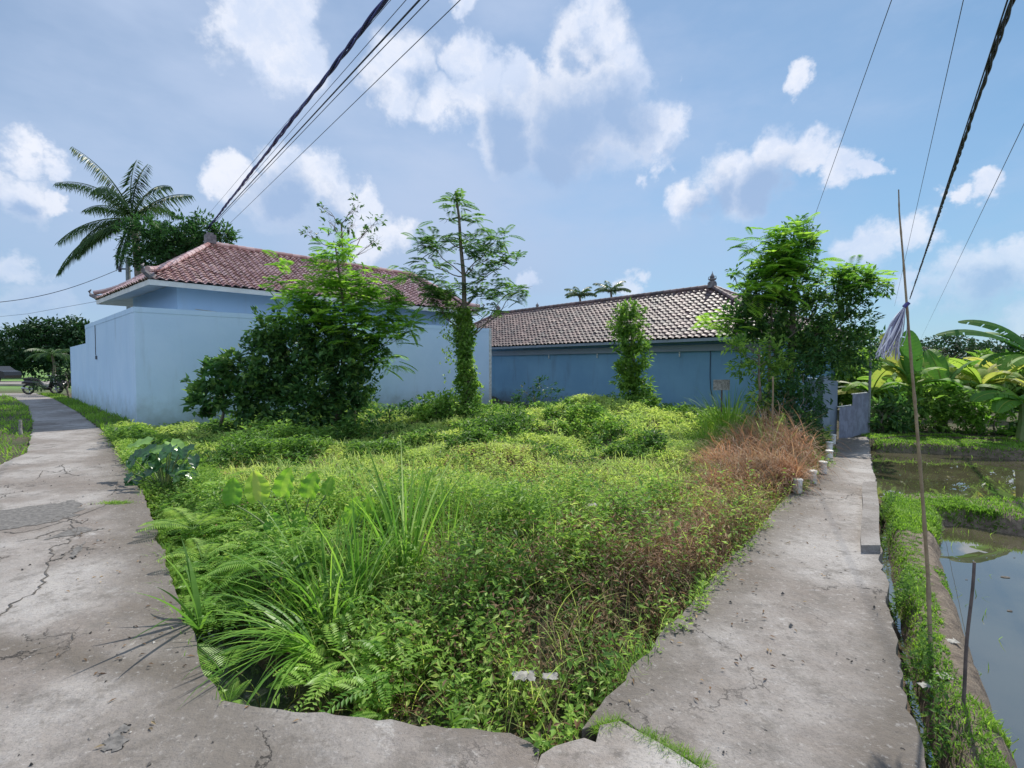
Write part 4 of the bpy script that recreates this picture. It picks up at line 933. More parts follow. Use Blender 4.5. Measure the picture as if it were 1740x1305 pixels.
def banana(label, px, Y, hgt, leaves, pale=None, pyb=750):
    x = P(px, pyb, Y)[0]; z0 = zat(x, Y); t = empty('banana_plant', (x, Y, z0), label, 'banana plant', 'banana plants beyond the flooded field')
    m = MB(); m.tube([[x, Y, z0 - .1], [x + .04, Y, z0 + hgt * .5], [x, Y, z0 + hgt]], [.11, .09, .05], 9, .4); m.build('stem', M['stem'], t)
    for (az, el, dr, L, W, ti, rl) in leaves:
        m = MB(); banana_leaf(m, (x, Y, z0 + hgt - .05), R(az), R(el), R(dr), L, W, ti, 5, rl); m.build('leaf', M['pale'] if ti > 1 else M['banana'], t, smooth=False)
rr = lambda a, b: a + (b - a) * rng.random()
def rndleaves(n, L, W, t0=.2, t1=1.0, e0=35, e1=80):
    return [(360 * k / n + rr(-25, 25), rr(e0, e1), rr(50, 110), L * rr(.68, 1.0), W * rr(.75, 1.0), rr(t0, t1), rr(-.5, .5)) for k in range(n)]
banana('banana plant with one upright dark leaf and bright yellowing leaves behind it', 1545, 12.6, 1.1, [(100, 88, 6, 1.5, .50, .1, 1.0), (120, 78, 30, 1.6, .55, .95, .9)] + rndleaves(7, 1.2, .4))
banana('banana plant with pointed folded leaves in front of the orange roof', 1600, 12.8, 1.0, [(80, 75, 40, 1.35, .45, .35, .8), (10, 62, 60, 1.4, .45, .3, .6), (170, 60, 60, 1.2, .4, .8, .5)] + rndleaves(6, 1.2, .42, .3, .9))
banana('banana plant with pale yellow green arching leaves, right of the orange roof', 1665, 13.0, 1.1, [(20, 60, 80, 1.6, .5, 1.0, .5), (160, 55, 90, 1.4, .5, .9, .4), (-90, 55, 90, 1.2, .5, .95, .2)] + rndleaves(6, 1.3, .45, .5, 1))
banana('large banana plant whose dark top leaf arches over the skyline at far right', 1765, 11.4, 1.75, [(176, 38, 52, 2.5, .55, .15, .3), (150, 60, 60, 1.9, .55, .2, .4), (200, 20, 60, 1.6, .5, .6, .2)] + rndleaves(7, 1.7, .5, .1, .8, 20, 70))
banana('banana plant with broad drooping leaves low at the right edge', 1735, 10.9, .85, [(180, 35, 75, 1.2, .42, .35, .3), (200, 20, 70, 1.0, .4, .4, .2)] + rndleaves(6, 1.1, .42, .2, .9, 20, 60))
banana('banana plant with pale dried leaves leaning over the metal fence', 1478, 13.2, .9, [(180, 40, 70, 1.5, .14, 1.2, .2), (185, 30, 60, 1.4, .12, 1.2, .1), (176, 20, 50, 1.2, .3, .95, .3)] + rndleaves(7, 1.2, .4, .3, 1))
banana('small banana plant behind the middle of the leafy hedge with torn leaves', 1515, 13.6, .8, rndleaves(9, 1.2, .36, .3, .9))
banana('yellowing banana plant behind the right part of the hedge', 1700, 14.4, 1.1, rndleaves(9, 1.5, .48, .7, 1.0))
banana('yellowing banana plant in the back row directly right of the orange roof', 1640, 15.5, 1.1, rndleaves(9, 1.5, .48, .6, 1.0))
banana('green banana plant in the back row behind the upright dark leaf', 1570, 15.5, 1.1, rndleaves(9, 1.5, .45, .4, 1.0))
banana('banana plant at the right end of the back row', 1790, 14.5, 1.2, rndleaves(9, 1.7, .5, .4, 1.0))
Y = 12.2
def rbush(label, px, py, Y, blobs, **kw):
    x = P(px, py, Y)[0]; tree('hedge_bush', label, 'bush', (x, Y, zat(x, Y)), P(px, py - 30, Y), .04, [B3(b[0], b[1], Y, b[2], 1, b[3] if len(b) > 3 else .8) for b in blobs], group='leafy bushes along the far bank', **kw)
rbush('glossy leafed bush at the left end of the far bank beside the metal fence', 1500, 740, 12.0, [(1500,700,28),(1520,725,28),(1495,730,22),(1530,690,26)], dens=260, k=7, L=.17, W=.075, mat='dark', tint=(.1, 1), drop=.2, spread=.14)
rbush('widest bush of the far bank with flat feathery top, behind the bamboo pole', 1590, 740, 12.3, [(1560,680,36,.6),(1600,680,40,.6),(1640,690,36,.6),(1570,715,38),(1620,720,38)], dens=260, k=7, L=.15, W=.06, mat='weed', tint=(.0, .8), drop=.2, spread=.14)
rbush('light green bush of the far bank below the pale banana leaves', 1690, 745, 11.8, [(1670,705,30),(1700,695,30,.7),(1680,735,28),(1725,715,30)], dens=260, k=7, L=.15, W=.06, mat='bright', tint=(.0, .8), drop=.2, spread=.14)
rbush('dark bush of the far bank at the right edge of the picture', 1750, 750, 11.6, [(1740,725,28),(1770,710,36),(1715,748,20,.6),(1780,745,30)], dens=240, k=7, L=.15, W=.07, mat='dark', tint=(.0, .8), drop=.2, spread=.14)
def thicket():
    m = MB()
    for px in range(1440, 2150, 22):
        Yd = rr(17, 24); top = rr(606, 632); c = P(px, (top + 690) / 2, Yd); h = c[2]; r_ = np.array([1.0, .8, abs(P(px, top, Yd)[2] - h) + .2])
        p = c + unit(200) * r_ * (.6 + .5 * rng.random((200, 1))); leaf_cluster(m, p, 6, .25, .34, .15, None, (0, .9), .2)
    o = m.build('garden_thicket', M['weed']); tag(o, 'dense green thicket closing off the view behind the banana plants', 'thicket', kind='stuff')
thicket()
x_ = P(118, 640, 25)[0]
tree('roadside_shrub', 'dark shrub crowding over the parked motorbikes at the end of the white wall', 'shrub', (x_, 25, 0), P(112, 645, 25), .06, [B3(112,632,25.5,16),B3(122,645,25.5,14),B3(100,650,25.5,16),B3(60,652,25.5,14,1,.8)], dens=150, k=7, L=.15, W=.07, mat='far', tint=(0, .7), spread=.2)
# orange roof glimpsed behind the bananas
def orange_house():
    Y = 30; a = P(1590, 622, Y); t = empty('far_house', (P(1615,620,Y)[0], Y, 0), 'small house with an orange tiled roof glimpsed behind the banana plants', 'house')
    x0, x1 = P(1585, 620, Y)[0], P(1640, 620, Y)[0]; xm = P(1605, 620, Y)[0]; zt = P(0, 612, Y)[2] if False else P(1605, 613, Y)[2]
    m = MB(); roof_slope(m, (x0, Y, .9), (x1 + .6, Y, .9), (xm, Y + 1.5, zt), (xm + .4, Y + 1.5, zt), .3); roof_slope(m, (x0, Y + 3, .9), (x0, Y, .9), (xm, Y + 1.5, zt), (xm, Y + 1.5, zt), .3)
    m.build('roof', M['orange'], t)
    m = MB(); m.box(((x0 + x1) / 2, Y + 1.6, .3), (x1 - x0 - .1, 2.4, 1.25)); m.build('wall', M['white'], t)
orange_house()

# ------------------------------------------------------------------ right side: walls, posts, poles
def side_wall():
    a = P(1396, 748, 10.5); t = empty('concrete_wall', (a[0], a[1], 0), 'weathered blue grey concrete wall end standing beside the path', 'wall')
    x0 = P(1396, 700, 10.5)[0]; x1 = P(1404, 700, 10.6)[0]; x2 = P(1422, 700, 11.0)[0]
    m = MB(); m.box(((x0 + x1) / 2, 10.55, .55), (x1 - x0, .14, 1.62), .1); m.build('post', M['sidewall'], t)
    m = MB(); wall_run(m, (x1 + .02, 10.75), (x2, 11.0), -.2, 1.24, .12); wall_run(m, (x2 + .02, 11.02), (x2 + 1.4, 14.4), -.2, 1.24, .12); m.build('wall_panel', M['sidewall'], t)
side_wall()
def metal_fence():
    a = np.array(P(1425, 750, 10.9)[:2]); b = np.array(P(1474, 750, 12.0)[:2]); t = empty('metal_fence', (*a, 0), 'grey corrugated metal fence with a stepped top closing off the path', 'fence')
    d = (b - a) / np.linalg.norm(b - a); n = np.array([d[1], -d[0]]); Lf = np.linalg.norm(b - a)
    for (s0, s1, h) in ((0, .44, .66), (.45, 1, .92)):
        m = MB(); k = 90; s = np.linspace(s0 * Lf, s1 * Lf, k); off = .018 * np.sin(s / .076 * 2 * np.pi)
        p = a + d * s[:, None] + n * off[:, None]; V = np.concatenate([np.c_[p, np.full(k, -.15)], np.c_[p, np.full(k, h)]]); i = np.arange(k - 1)
        m.add(V, np.stack([i, i + 1, i + k + 1, i + k], 1)); m.build('sheet', M['fence'], t)
    m = MB(); m.tube([[*(b + d * .05), -.2], [*(b + d * .05), 2.1]], .028, 8); m.build('post', M['pole'], t)
    m = MB(); m.tube([[*(a - n * .04 + [0, 0]), .67], [*(a + d * .44 * Lf - n * .04), .67]], .012, 6); m.tube([[*(a + d * .45 * Lf - n * .04), .925], [*(b - n * .04), .925]], .012, 6); m.build('rail', M['white'], t)
M['fence'] = plainmat('fence_metal', (.22, .25, .32), .5, (.15, .17, .22), 5, .2, 30)
metal_fence()
# little white posts along the path
def bollards():
    first = None
    spec = [((1355,836), 'nearest short white post by the path, under the red dry grass'), ((1380,820), 'second nearest short white post beside the path'), ((1398,803), 'third white post along the path, where the shade begins'),
            ((1409,782), 'fourth white post along the path, deep in the shade'), ((1409,766), 'fifth white post, close in front of the concrete wall'), ((1415,752), 'farthest short white post, at the foot of the concrete wall')]
    for (px, lbl) in spec:
        p = G(*px)
        if first is None:
            t = empty('white_post', p, lbl, 'post', 'short white posts along the path')
            m = MB(); m.tube([p + [0, 0, -.1], p + [0, 0, .145]], [.055, .052], 12); m.build('shaft', M['white'], t)
            m = MB(); m.tube([p + [0, 0, .147], p + [0, 0, .165], p + [0, 0, .172]], [.062, .062, .045], 12); m.build('cap', M['white'], t); first = t
        else:
            c = copy_tree(first); c.location = tuple(p); c['label'] = lbl; c.rotation_euler.z = rng.random() * 6
bollards()
# faded board
def board():
    p = P(1226, 654, 10.8); z = p[2]; t = empty('signboard', (p[0], 10.8, zat(p[0], 10.8)), 'small faded white board on a stake beside the leafy shrub', 'board')
    m = MB(); m.box((p[0], 10.8, z), (.37, .02, .23), .08); m.build('panel', M['plastic'], t)
    m = MB(); m.tube([[p[0] + .02, 10.83, -.3], [p[0] + .02, 10.83, z + .1]], .018, 6); m.build('stake', M['darkwood'], t)
board()
def bamboo():
    b = G(1583, 1100, -.1); top = P(1527, 322, 2.95); t = empty('bamboo_pole', b, 'tall thin bamboo pole leaning in the grassy bank', 'pole')
    mids = [(1583,1100),(1577,980),(1568,850),(1556,700),(1548,610),(1541,520),(1534,430),(1528,360),(1527,322)]
    pts = [P(x, y, 3.0 - .05 * k / 8) for k, (x, y) in enumerate(mids)]; pts[0] = b - [0, 0, .1]
    pts = np.array(pts); s = np.linspace(0, 8, 60); pp = np.stack([np.interp(s, range(9), pts[:, a]) for a in range(3)], 1)
    rad = np.linspace(.0115, .003, 60); rad[::6] *= 1.25
    m = MB(); m.tube(pp, rad, 8); m.build('pole', M['bamboo'], t, smooth=True)
    t2 = empty('plastic_tassel', P(1538, 518, 2.97), 'bundle of pale plastic strips tied to the bamboo pole', 'tassel')
    m = MB(); o = P(1538, 519, 2.97)
    for k in range(62):
        e_ = P(1487 + 42 * rng.random(), 596 + 16 * rng.random(), 2.9 + .14 * rng.random()); n = 18; s = np.linspace(0, 1, n)
        pts = o + (e_ - o) * s[:, None] + np.sin(s * 7 + k)[:, None] * rng.normal(size=3) * .008 * s[:, None] + np.outer(np.sin(s * np.pi), rng.normal(size=3) * .014)
        w = .0012 + .0028 * np.sin(s * 2.6); sd = np.array([math.cos(k), math.sin(k) * .6, .2]); V = np.concatenate([pts - sd * w[:, None], pts + sd * w[:, None]]); i = np.arange(n - 1)
        m.add(V, np.stack([i, i + 1, i + n + 1, i + n], 1), rng.random())
    m.build('strips', M['tassel'], t2)
    m = MB(); m.tube([P(1544, 514, 2.965), P(1536, 522, 2.975)], .012, 8); m.build('knot', M['cable_blue'], t2)
mt, tt_, bb, oo = newmat('plastic_strip'); at = nd(tt_, 'ShaderNodeAttribute', attribute_name='tint')
setc(tt_, bb, 'Base Color', ramp_n(tt_, at.outputs['Fac'], [(0, (.10, .10, .20)), (.35, (.35, .35, .45)), (1, (.75, .73, .78))])); setc(tt_, bb, 'Roughness', .5); M['tassel'] = mt
bamboo()
def stick(name, lbl, b, tp, r, mat, cat='stick'):
    m = MB(); b = np.array(b, float); tp = np.array(tp, float); s = np.linspace(0, 1, 14)[:, None]; pp = b + (tp - b) * s + np.sin(s * 9) * np.array([.004, 0, 0])
    m.tube(pp, np.linspace(r, r * .8, 14), 8); o = m.build(name, M[mat], origin=b); tag(o, lbl, cat)
b = G(1633, 1212, -.12); stick('wooden_stick', 'short dark stick stuck upright in the muddy bank', b - [0, 0, .08], P(1655, 955, b[1] + .02), .008, 'darkwood')
b = P(1313, 780, 8.6); stick('thin_stake', 'thin stake standing before the shade of the big path tree', (b[0], 8.6, 0), P(1313, 640, 8.6), .018, 'bamboo', 'stake')
b = G(35, 735, .05); stick('white_marker', 'small whitish post standing in the roadside grass', (b[0], b[1], -.05), (b[0], b[1], .34), .035, 'plastic', 'post')

# ------------------------------------------------------------------ wires and pole
def wire(name, label, pix, r, mat, twist=False, cat='cable', group=None, strands=3):
    m = MB(); pts = np.array([P(x, y, Yd) for x, y, Yd in pix]); k = len(pts); n = 160
    # straight spans in depth need finer sampling near the camera
    s = np.linspace(0, k - 1, n); pp = np.stack([np.interp(s, range(k), pts[:, a]) for a in range(3)], 1)
    d = pts[-1] - pts[0]; d /= np.linalg.norm(d); a = np.cross(d, [0, 0, 1.]); a /= np.linalg.norm(a); b = np.cross(a, d)
    if twist:
        n = 420; s = np.linspace(0, k - 1, n); pp = np.stack([np.interp(s, range(k), pts[:, q]) for q in range(3)], 1); L = np.r_[0, np.cumsum(np.linalg.norm(np.diff(pp, axis=0), axis=1))]
        for j in range(strands):
            ph = L / .9 * 2 * np.pi + j * 2 * np.pi / strands
            m.tube(pp + a * (np.cos(ph) * r * 1.1)[:, None] + b * (np.sin(ph) * r * 1.1)[:, None], r, 6)
    else: m.tube(pp, r, 5)
    o = m.build(name, M[mat], origin=pts[0], smooth=True); tag(o, label, cat, group)
def far_end(px0, py0, z0, px1, py1, z1):   # a span whose two ends are at known heights
    a = ray(px0, py0); b = ray(px1, py1); p = np.array([0, 0, EYE]) + a * ((z0 - EYE) / a[2]); q = np.array([0, 0, EYE]) + b * ((z1 - EYE) / b[2]); return p, q
def span(name, label, a, b, r, mat, z0, z1, sag=.0, twist=False, group=None, ext=.6, strands=3, lay=2.4, loose=.4):
    p, q = far_end(*a, z0, *b, z1); d = q - p; L = np.linalg.norm(d); d = d / L
    st = p - d * min(ext * L, 14); m = MB()
    n = 500 if twist else 90
    s = np.linspace(0, 1, n) ** 1.6; pp = st + (q - st) * s[:, None]; pp[:, 2] -= sag * 4 * s * (1 - s)
    if twist:
        Ls = np.r_[0, np.cumsum(np.linalg.norm(np.diff(pp, axis=0), axis=1))]; sd = np.cross(d, [0, 0, 1.]); sd /= np.linalg.norm(sd); u = np.cross(sd, d)
        for j in range(strands):
            ph = Ls / lay * 2 * np.pi + j * 2 * np.pi / strands; rr_ = r * (1.05 + loose * np.sin(Ls * 1.3 + j))
            m.tube(pp + sd * (np.cos(ph) * rr_)[:, None] + u * (np.sin(ph) * rr_)[:, None], r, 6)
    else: m.tube(pp, r, 5)
    o = m.build(name, M[mat], origin=tuple(q), smooth=True); tag(o, label, 'cable', group)
GW = 'overhead wires running to the left'; GR = 'overhead wires on the right'
span('power_cable', 'thick twisted blue power cable crossing the upper left sky', (655, 0), (352, 390), .021, 'cable_blue', 7.0, 8.4, .0, True, GW)
span('overhead_wire', 'dark wire running just right of the thick blue cable', (713, 0), (364, 378), .015, 'cable', 7.0, 8.3, .0, False, GW)
span('overhead_wire', 'fine wire touching the right side of the thick blue cable', (690, 0), (352, 386), .006, 'wire', 7.2, 8.4, .0, False, GW)
span('overhead_wire', 'fine wire nearest to the left of the thick blue cable', (664, 0), (345, 375), .005, 'wire', 7.4, 8.8, .0, False, GW)
span('overhead_wire', 'paired fine wire close on the right of the dark wire', (729, 0), (367, 378), .008, 'wire', 7.0, 8.3, .0, False, GW)
span('overhead_wire', 'single fine wire farthest right of the left hand bundle', (782, 0), (385, 385), .007, 'wire', 6.8, 7.6, .0, False, GW)
span('power_cable', 'thick twisted dark cable descending the right sky to the tassel', (1720, 0), (1500, 640), .020, 'cable', 6.6, 1.45 if False else 1.2, .0, True, GR) if False else None
def rspan(name, label, a, b, za, zb_, r, mat, twist=False): span(name, label, a, b, r, mat, za, zb_, 0, twist, GR, lay=1.5, loose=.5)
rspan('power_cable', 'thick twisted dark cable descending the right hand sky', (1720, 0), (1546, 508), 6.6, 6.0, .017, 'cable', True)
rspan('overhead_wire', 'thin dark wire running close left of the twisted cable', (1712, 0), (1546, 508), 6.6, 6.05, .012, 'cable')
rspan('overhead_wire', 'fine wire ending above the big path tree', (1515, 0), (1378, 385), 6.6, 6.4, .006, 'wire')
rspan('overhead_wire', 'fine wire passing behind the top of the bamboo pole', (1637, 0), (1520, 520), 6.6, 6.0, .006, 'wire')
rspan('overhead_wire', 'fine wire nearest the right edge of the picture', (1745, 200), (1565, 575), 6.2, 5.4, .007, 'wire')
def pole():
    Y = 25.5; x = P(218, 470, Y)[0]; zt = P(218, 437, Y)[2]; t = empty('utility_pole', (x, Y, 0), 'grey utility pole rising behind the white house under the palm', 'pole')
    m = MB(); m.tube([[x, Y, -.2], [x, Y, zt]], [.15, .1], 12); m.build('shaft', M['pole'], t)
    m = MB(); m.tube([[x - .5, Y, P(0, 457, Y)[2]], [x + .1, Y, P(0, 457, Y)[2]]], .04, 6); m.tube([[x - .42, Y, P(0, 462, Y)[2]], [x - .42, Y, P(0, 452, Y)[2]]], .07, 8); m.build('bracket', M['cable'], t)
    m = MB(); q = np.array([x - .42, Y, P(0, 457, Y)[2]]); p = P(0, 493, 20.); e_ = p + (p - q) * .5; s = np.linspace(0, 1, 40)[:, None]; pp = q + (e_ - q) * s; pp[:, 2] -= (np.sin(s[:, 0] * np.pi) * .55); m.tube(pp, .014, 5)
    o = m.build('overhead_wire', M['cable'], origin=q); tag(o, 'sagging dark wire from the utility pole to the left edge', 'cable')
    m = MB(); q = P(165, 512, 22.); p = P(-40, 542, 30.); m.tube([q, (p + q) / 2 - [0, 0, .12], p], .008, 4); o = m.build('overhead_wire', M['wire'], origin=q); tag(o, 'faint wire from the eave of the white house to the left', 'cable')
pole()

# ------------------------------------------------------------------ left: scooter, car
def wheel(parent, c, r, rz, w=.05, name='wheel'):
    c = np.array(c, float); th = np.linspace(0, 2 * np.pi, 25); d = np.array([math.cos(rz), math.sin(rz), 0])
    m = MB(); m.tube([c + d * r * .86 * math.cos(a) + np.array([0, 0, r * .86 * math.sin(a)]) for a in th], w, 8, caps=False); o = m.build(name, M['rubber'], parent)
    n = np.array([-d[1], d[0], 0]); m = MB(); m.tube([c - n * .04, c + n * .04], r * .2, 10)
    for k in range(5):
        a = k * 2 * np.pi / 5; m.tube([c, c + (d * math.cos(a) + np.array([0, 0, math.sin(a)])) * r * .85], .014, 5)
    o2 = m.build('rim', M['metal'], o, origin=parent.location); return o
def scooter(px, py, lbl, rz=0.15, Ysh=0):
    b = G(px, py); t = empty('motor_scooter', (b[0], b[1], 0), lbl, 'motorbike', 'motorbikes parked by the wall'); d = np.array([math.cos(rz), math.sin(rz), 0]); up = np.array([0, 0, 1.]); o = np.array([b[0], b[1], 0.]); n = np.array([-d[1], d[0], 0])
    wheel(t, o - d * .66 + up * .29, .29, rz); wheel(t, o + d * .66 + up * .29, .29, rz)
    def body(prof, name, mat, wid):
        m = MB(); V = []
        for (x, z, w) in prof:
            for sg in (-1, 1): V.append(o + d * x + up * z + n * sg * w * wid)
        return m
    m = MB()
    secs = [(-.95, .62, .05, .05), (-.75, .68, .12, .10), (-.4, .64, .16, .15), (-.05, .55, .15, .15), (.12, .36, .12, .14), (.35, .32, .10, .15), (.5, .5, .12, .16), (.56, .75, .14, .15), (.52, .95, .08, .1)]
    ring = 10; V = []
    for (x, z, hz, hw) in secs:
        for k in range(ring):
            a = 2 * np.pi * k / ring; V.append(o + d * (x + (hz * math.cos(a) * .5 if x > .4 else 0)) + up * (z + hz * math.sin(a)) + n * hw * math.cos(a))
    i = np.arange(len(secs) - 1)[:, None] * ring; j = np.arange(ring)[None]; k = (j + 1) % ring
    m.add(V, np.stack([i + j, i + k, i + ring + k, i + ring + j], -1).reshape(-1, 4)); m.build('body', M['black'], t, smooth=True)
    m = MB(); m.tube([o + d * -.85 + up * .82, o + d * -.5 + up * .84, o + d * -.1 + up * .74], [.07, .11, .07], 8); m.build('seat', M['rubber'], t, smooth=True)
    m = MB(); m.tube([o + d * .66 + up * .3, o + d * .5 + up * 1.0], .03, 6); m.tube([o + d * .45 + up * 1.03 - n * .33, o + d * .5 + up * 1.0, o + d * .45 + up * 1.03 + n * .33], .018, 6); m.build('handlebar', M['metal'], t)
    m = MB(); m.tube([o + d * (.66 + .33 * math.cos(a)) + up * (.29 + .33 * math.sin(a)) for a in np.linspace(.3, 2.6, 8)], .045, 6); m.build('fender', M['black'], t, smooth=True)
    m = MB(); m.tube([o + d * -.2 + up * .28 + n * -.16, o + d * -.85 + up * .36 + n * -.18], [.035, .055], 8); m.build('exhaust', M['metal'], t)
scooter(72, 670, 'black motorbike parked side on at the road edge, left of its neighbour', .15)
scooter(116, 668, 'black motorbike parked closest to the white wall by the road bend', 2.9)
def car():
    Y = 46; x = P(-14, 648, Y)[0]; t = empty('parked_car', (x, Y, 0), 'dark car on the crossing road at the left edge of the picture', 'car')
    prof = [(-2.0, .35), (-2.0, .8), (-1.5, .95), (-.9, 1.02), (-.4, 1.42), (.9, 1.45), (1.5, 1.05), (1.95, .95), (2.05, .6), (2.0, .35)]
    m = MB(); n = len(prof); V = [[x + a, Y - .8, z + .03] for a, z in prof] + [[x + a, Y + .8, z + .03] for a, z in prof]; i = np.arange(n); j = (i + 1) % n
    m.add(V, np.stack([i, j, j + n, i + n], 1)); m.add(V[:n], [list(range(n))[::-1]]); m.add(V[n:], [list(range(n))]); m.build('body', M['black'], t)
    m = MB(); m.add([[x - .75, Y - .812, 1.08], [x - .38, Y - .812, 1.38], [x + .82, Y - .812, 1.4], [x + 1.25, Y - .812, 1.1]], [[0, 3, 2, 1]]); m.build('window', M['ditch'], t)
    for a in (-1.3, 1.3): wheel(t, (x + a, Y - .78, .33), .32, 0, .08)
car()

# ------------------------------------------------------------------ ground cover
def scatter(n, x0, x1, y0, y1, keep):
    x = rng.uniform(x0, x1, n); y = rng.uniform(y0, y1, n); k = keep(x, y); return x[k], y[k]
def lotmask(x, y):
    ok = inpoly(x, y, lot_poly)
    # in front of the walls only
    def side(a, b): return (b[0] - a[0]) * (y - a[1]) - (b[1] - a[1]) * (x - a[0])
    ok &= side(W0, W1) < -.1
    ok &= ((x - w[1][0]) * (-nb[0]) + (y - w[1][1]) * (-nb[1])) > .05
    pp = proj(np.stack([x, y, np.zeros_like(x)], -1)); ok &= (pp[0] > -60) & (pp[0] < 1800)
    return ok
def sprigs(m, x, y, h, k, L, W, tint, stems=True, zoff=0.0, spread=.05, wide=.7, stint=.25):
    n = len(x)
    if n == 0: return
    z = height(x, y); h = np.broadcast_to(h, (n,)); tint = np.broadcast_to(tint, (n,)); L = np.broadcast_to(L, (n,))
    lean = unit(n) * .35; lean[:, 2] = 1
    base = np.stack([x, y, z + zoff - .02], 1)
    s = (np.arange(k) + .6) / k
    PP = (base[:, None] + lean[:, None] * (h[:, None] * s[None])[..., None]).reshape(-1, 3) + rng.normal(size=(n * k, 3)) * spread * .3
    a = rng.random(n)[:, None] * 6.28 + np.arange(k)[None] * 2.4 + rng.normal(size=(n, k)) * .5; a = a.ravel()
    D = np.stack([np.cos(a), np.sin(a), wide * rng.normal(size=n * k) * .6 + .35], 1)
    N = np.stack([-np.cos(a) * .4, -np.sin(a) * .4, np.ones(n * k)], 1) + rng.normal(size=(n * k, 3)) * .35
    LL = np.repeat(L, k) * (.55 + .8 * rng.random(n * k)); tt = np.clip(np.repeat(tint, k) + rng.normal(size=n * k) * .16, 0, 1)
    m.leaves(PP, D, N, LL, LL * W, tt, .2)
    if stems:
        q = base + lean * h[:, None]; sd = np.stack([np.cos(a.reshape(n, k)[:, 0]), np.sin(a.reshape(n, k)[:, 0]), np.zeros(n)], 1) * .0025
        V = np.stack([base - sd, base + sd, q], 1).reshape(-1, 3); m.add(V, np.arange(3 * n).reshape(-1, 3), stint)
def patchn(x, y, s, seed): return np.clip(.5 + 1.5 * (fn(x, y, s * .75, seed) - .5), 0, 1)
def px_of(x, y, z=0.0): return proj(np.stack([x, y, np.full_like(x, z)], -1))
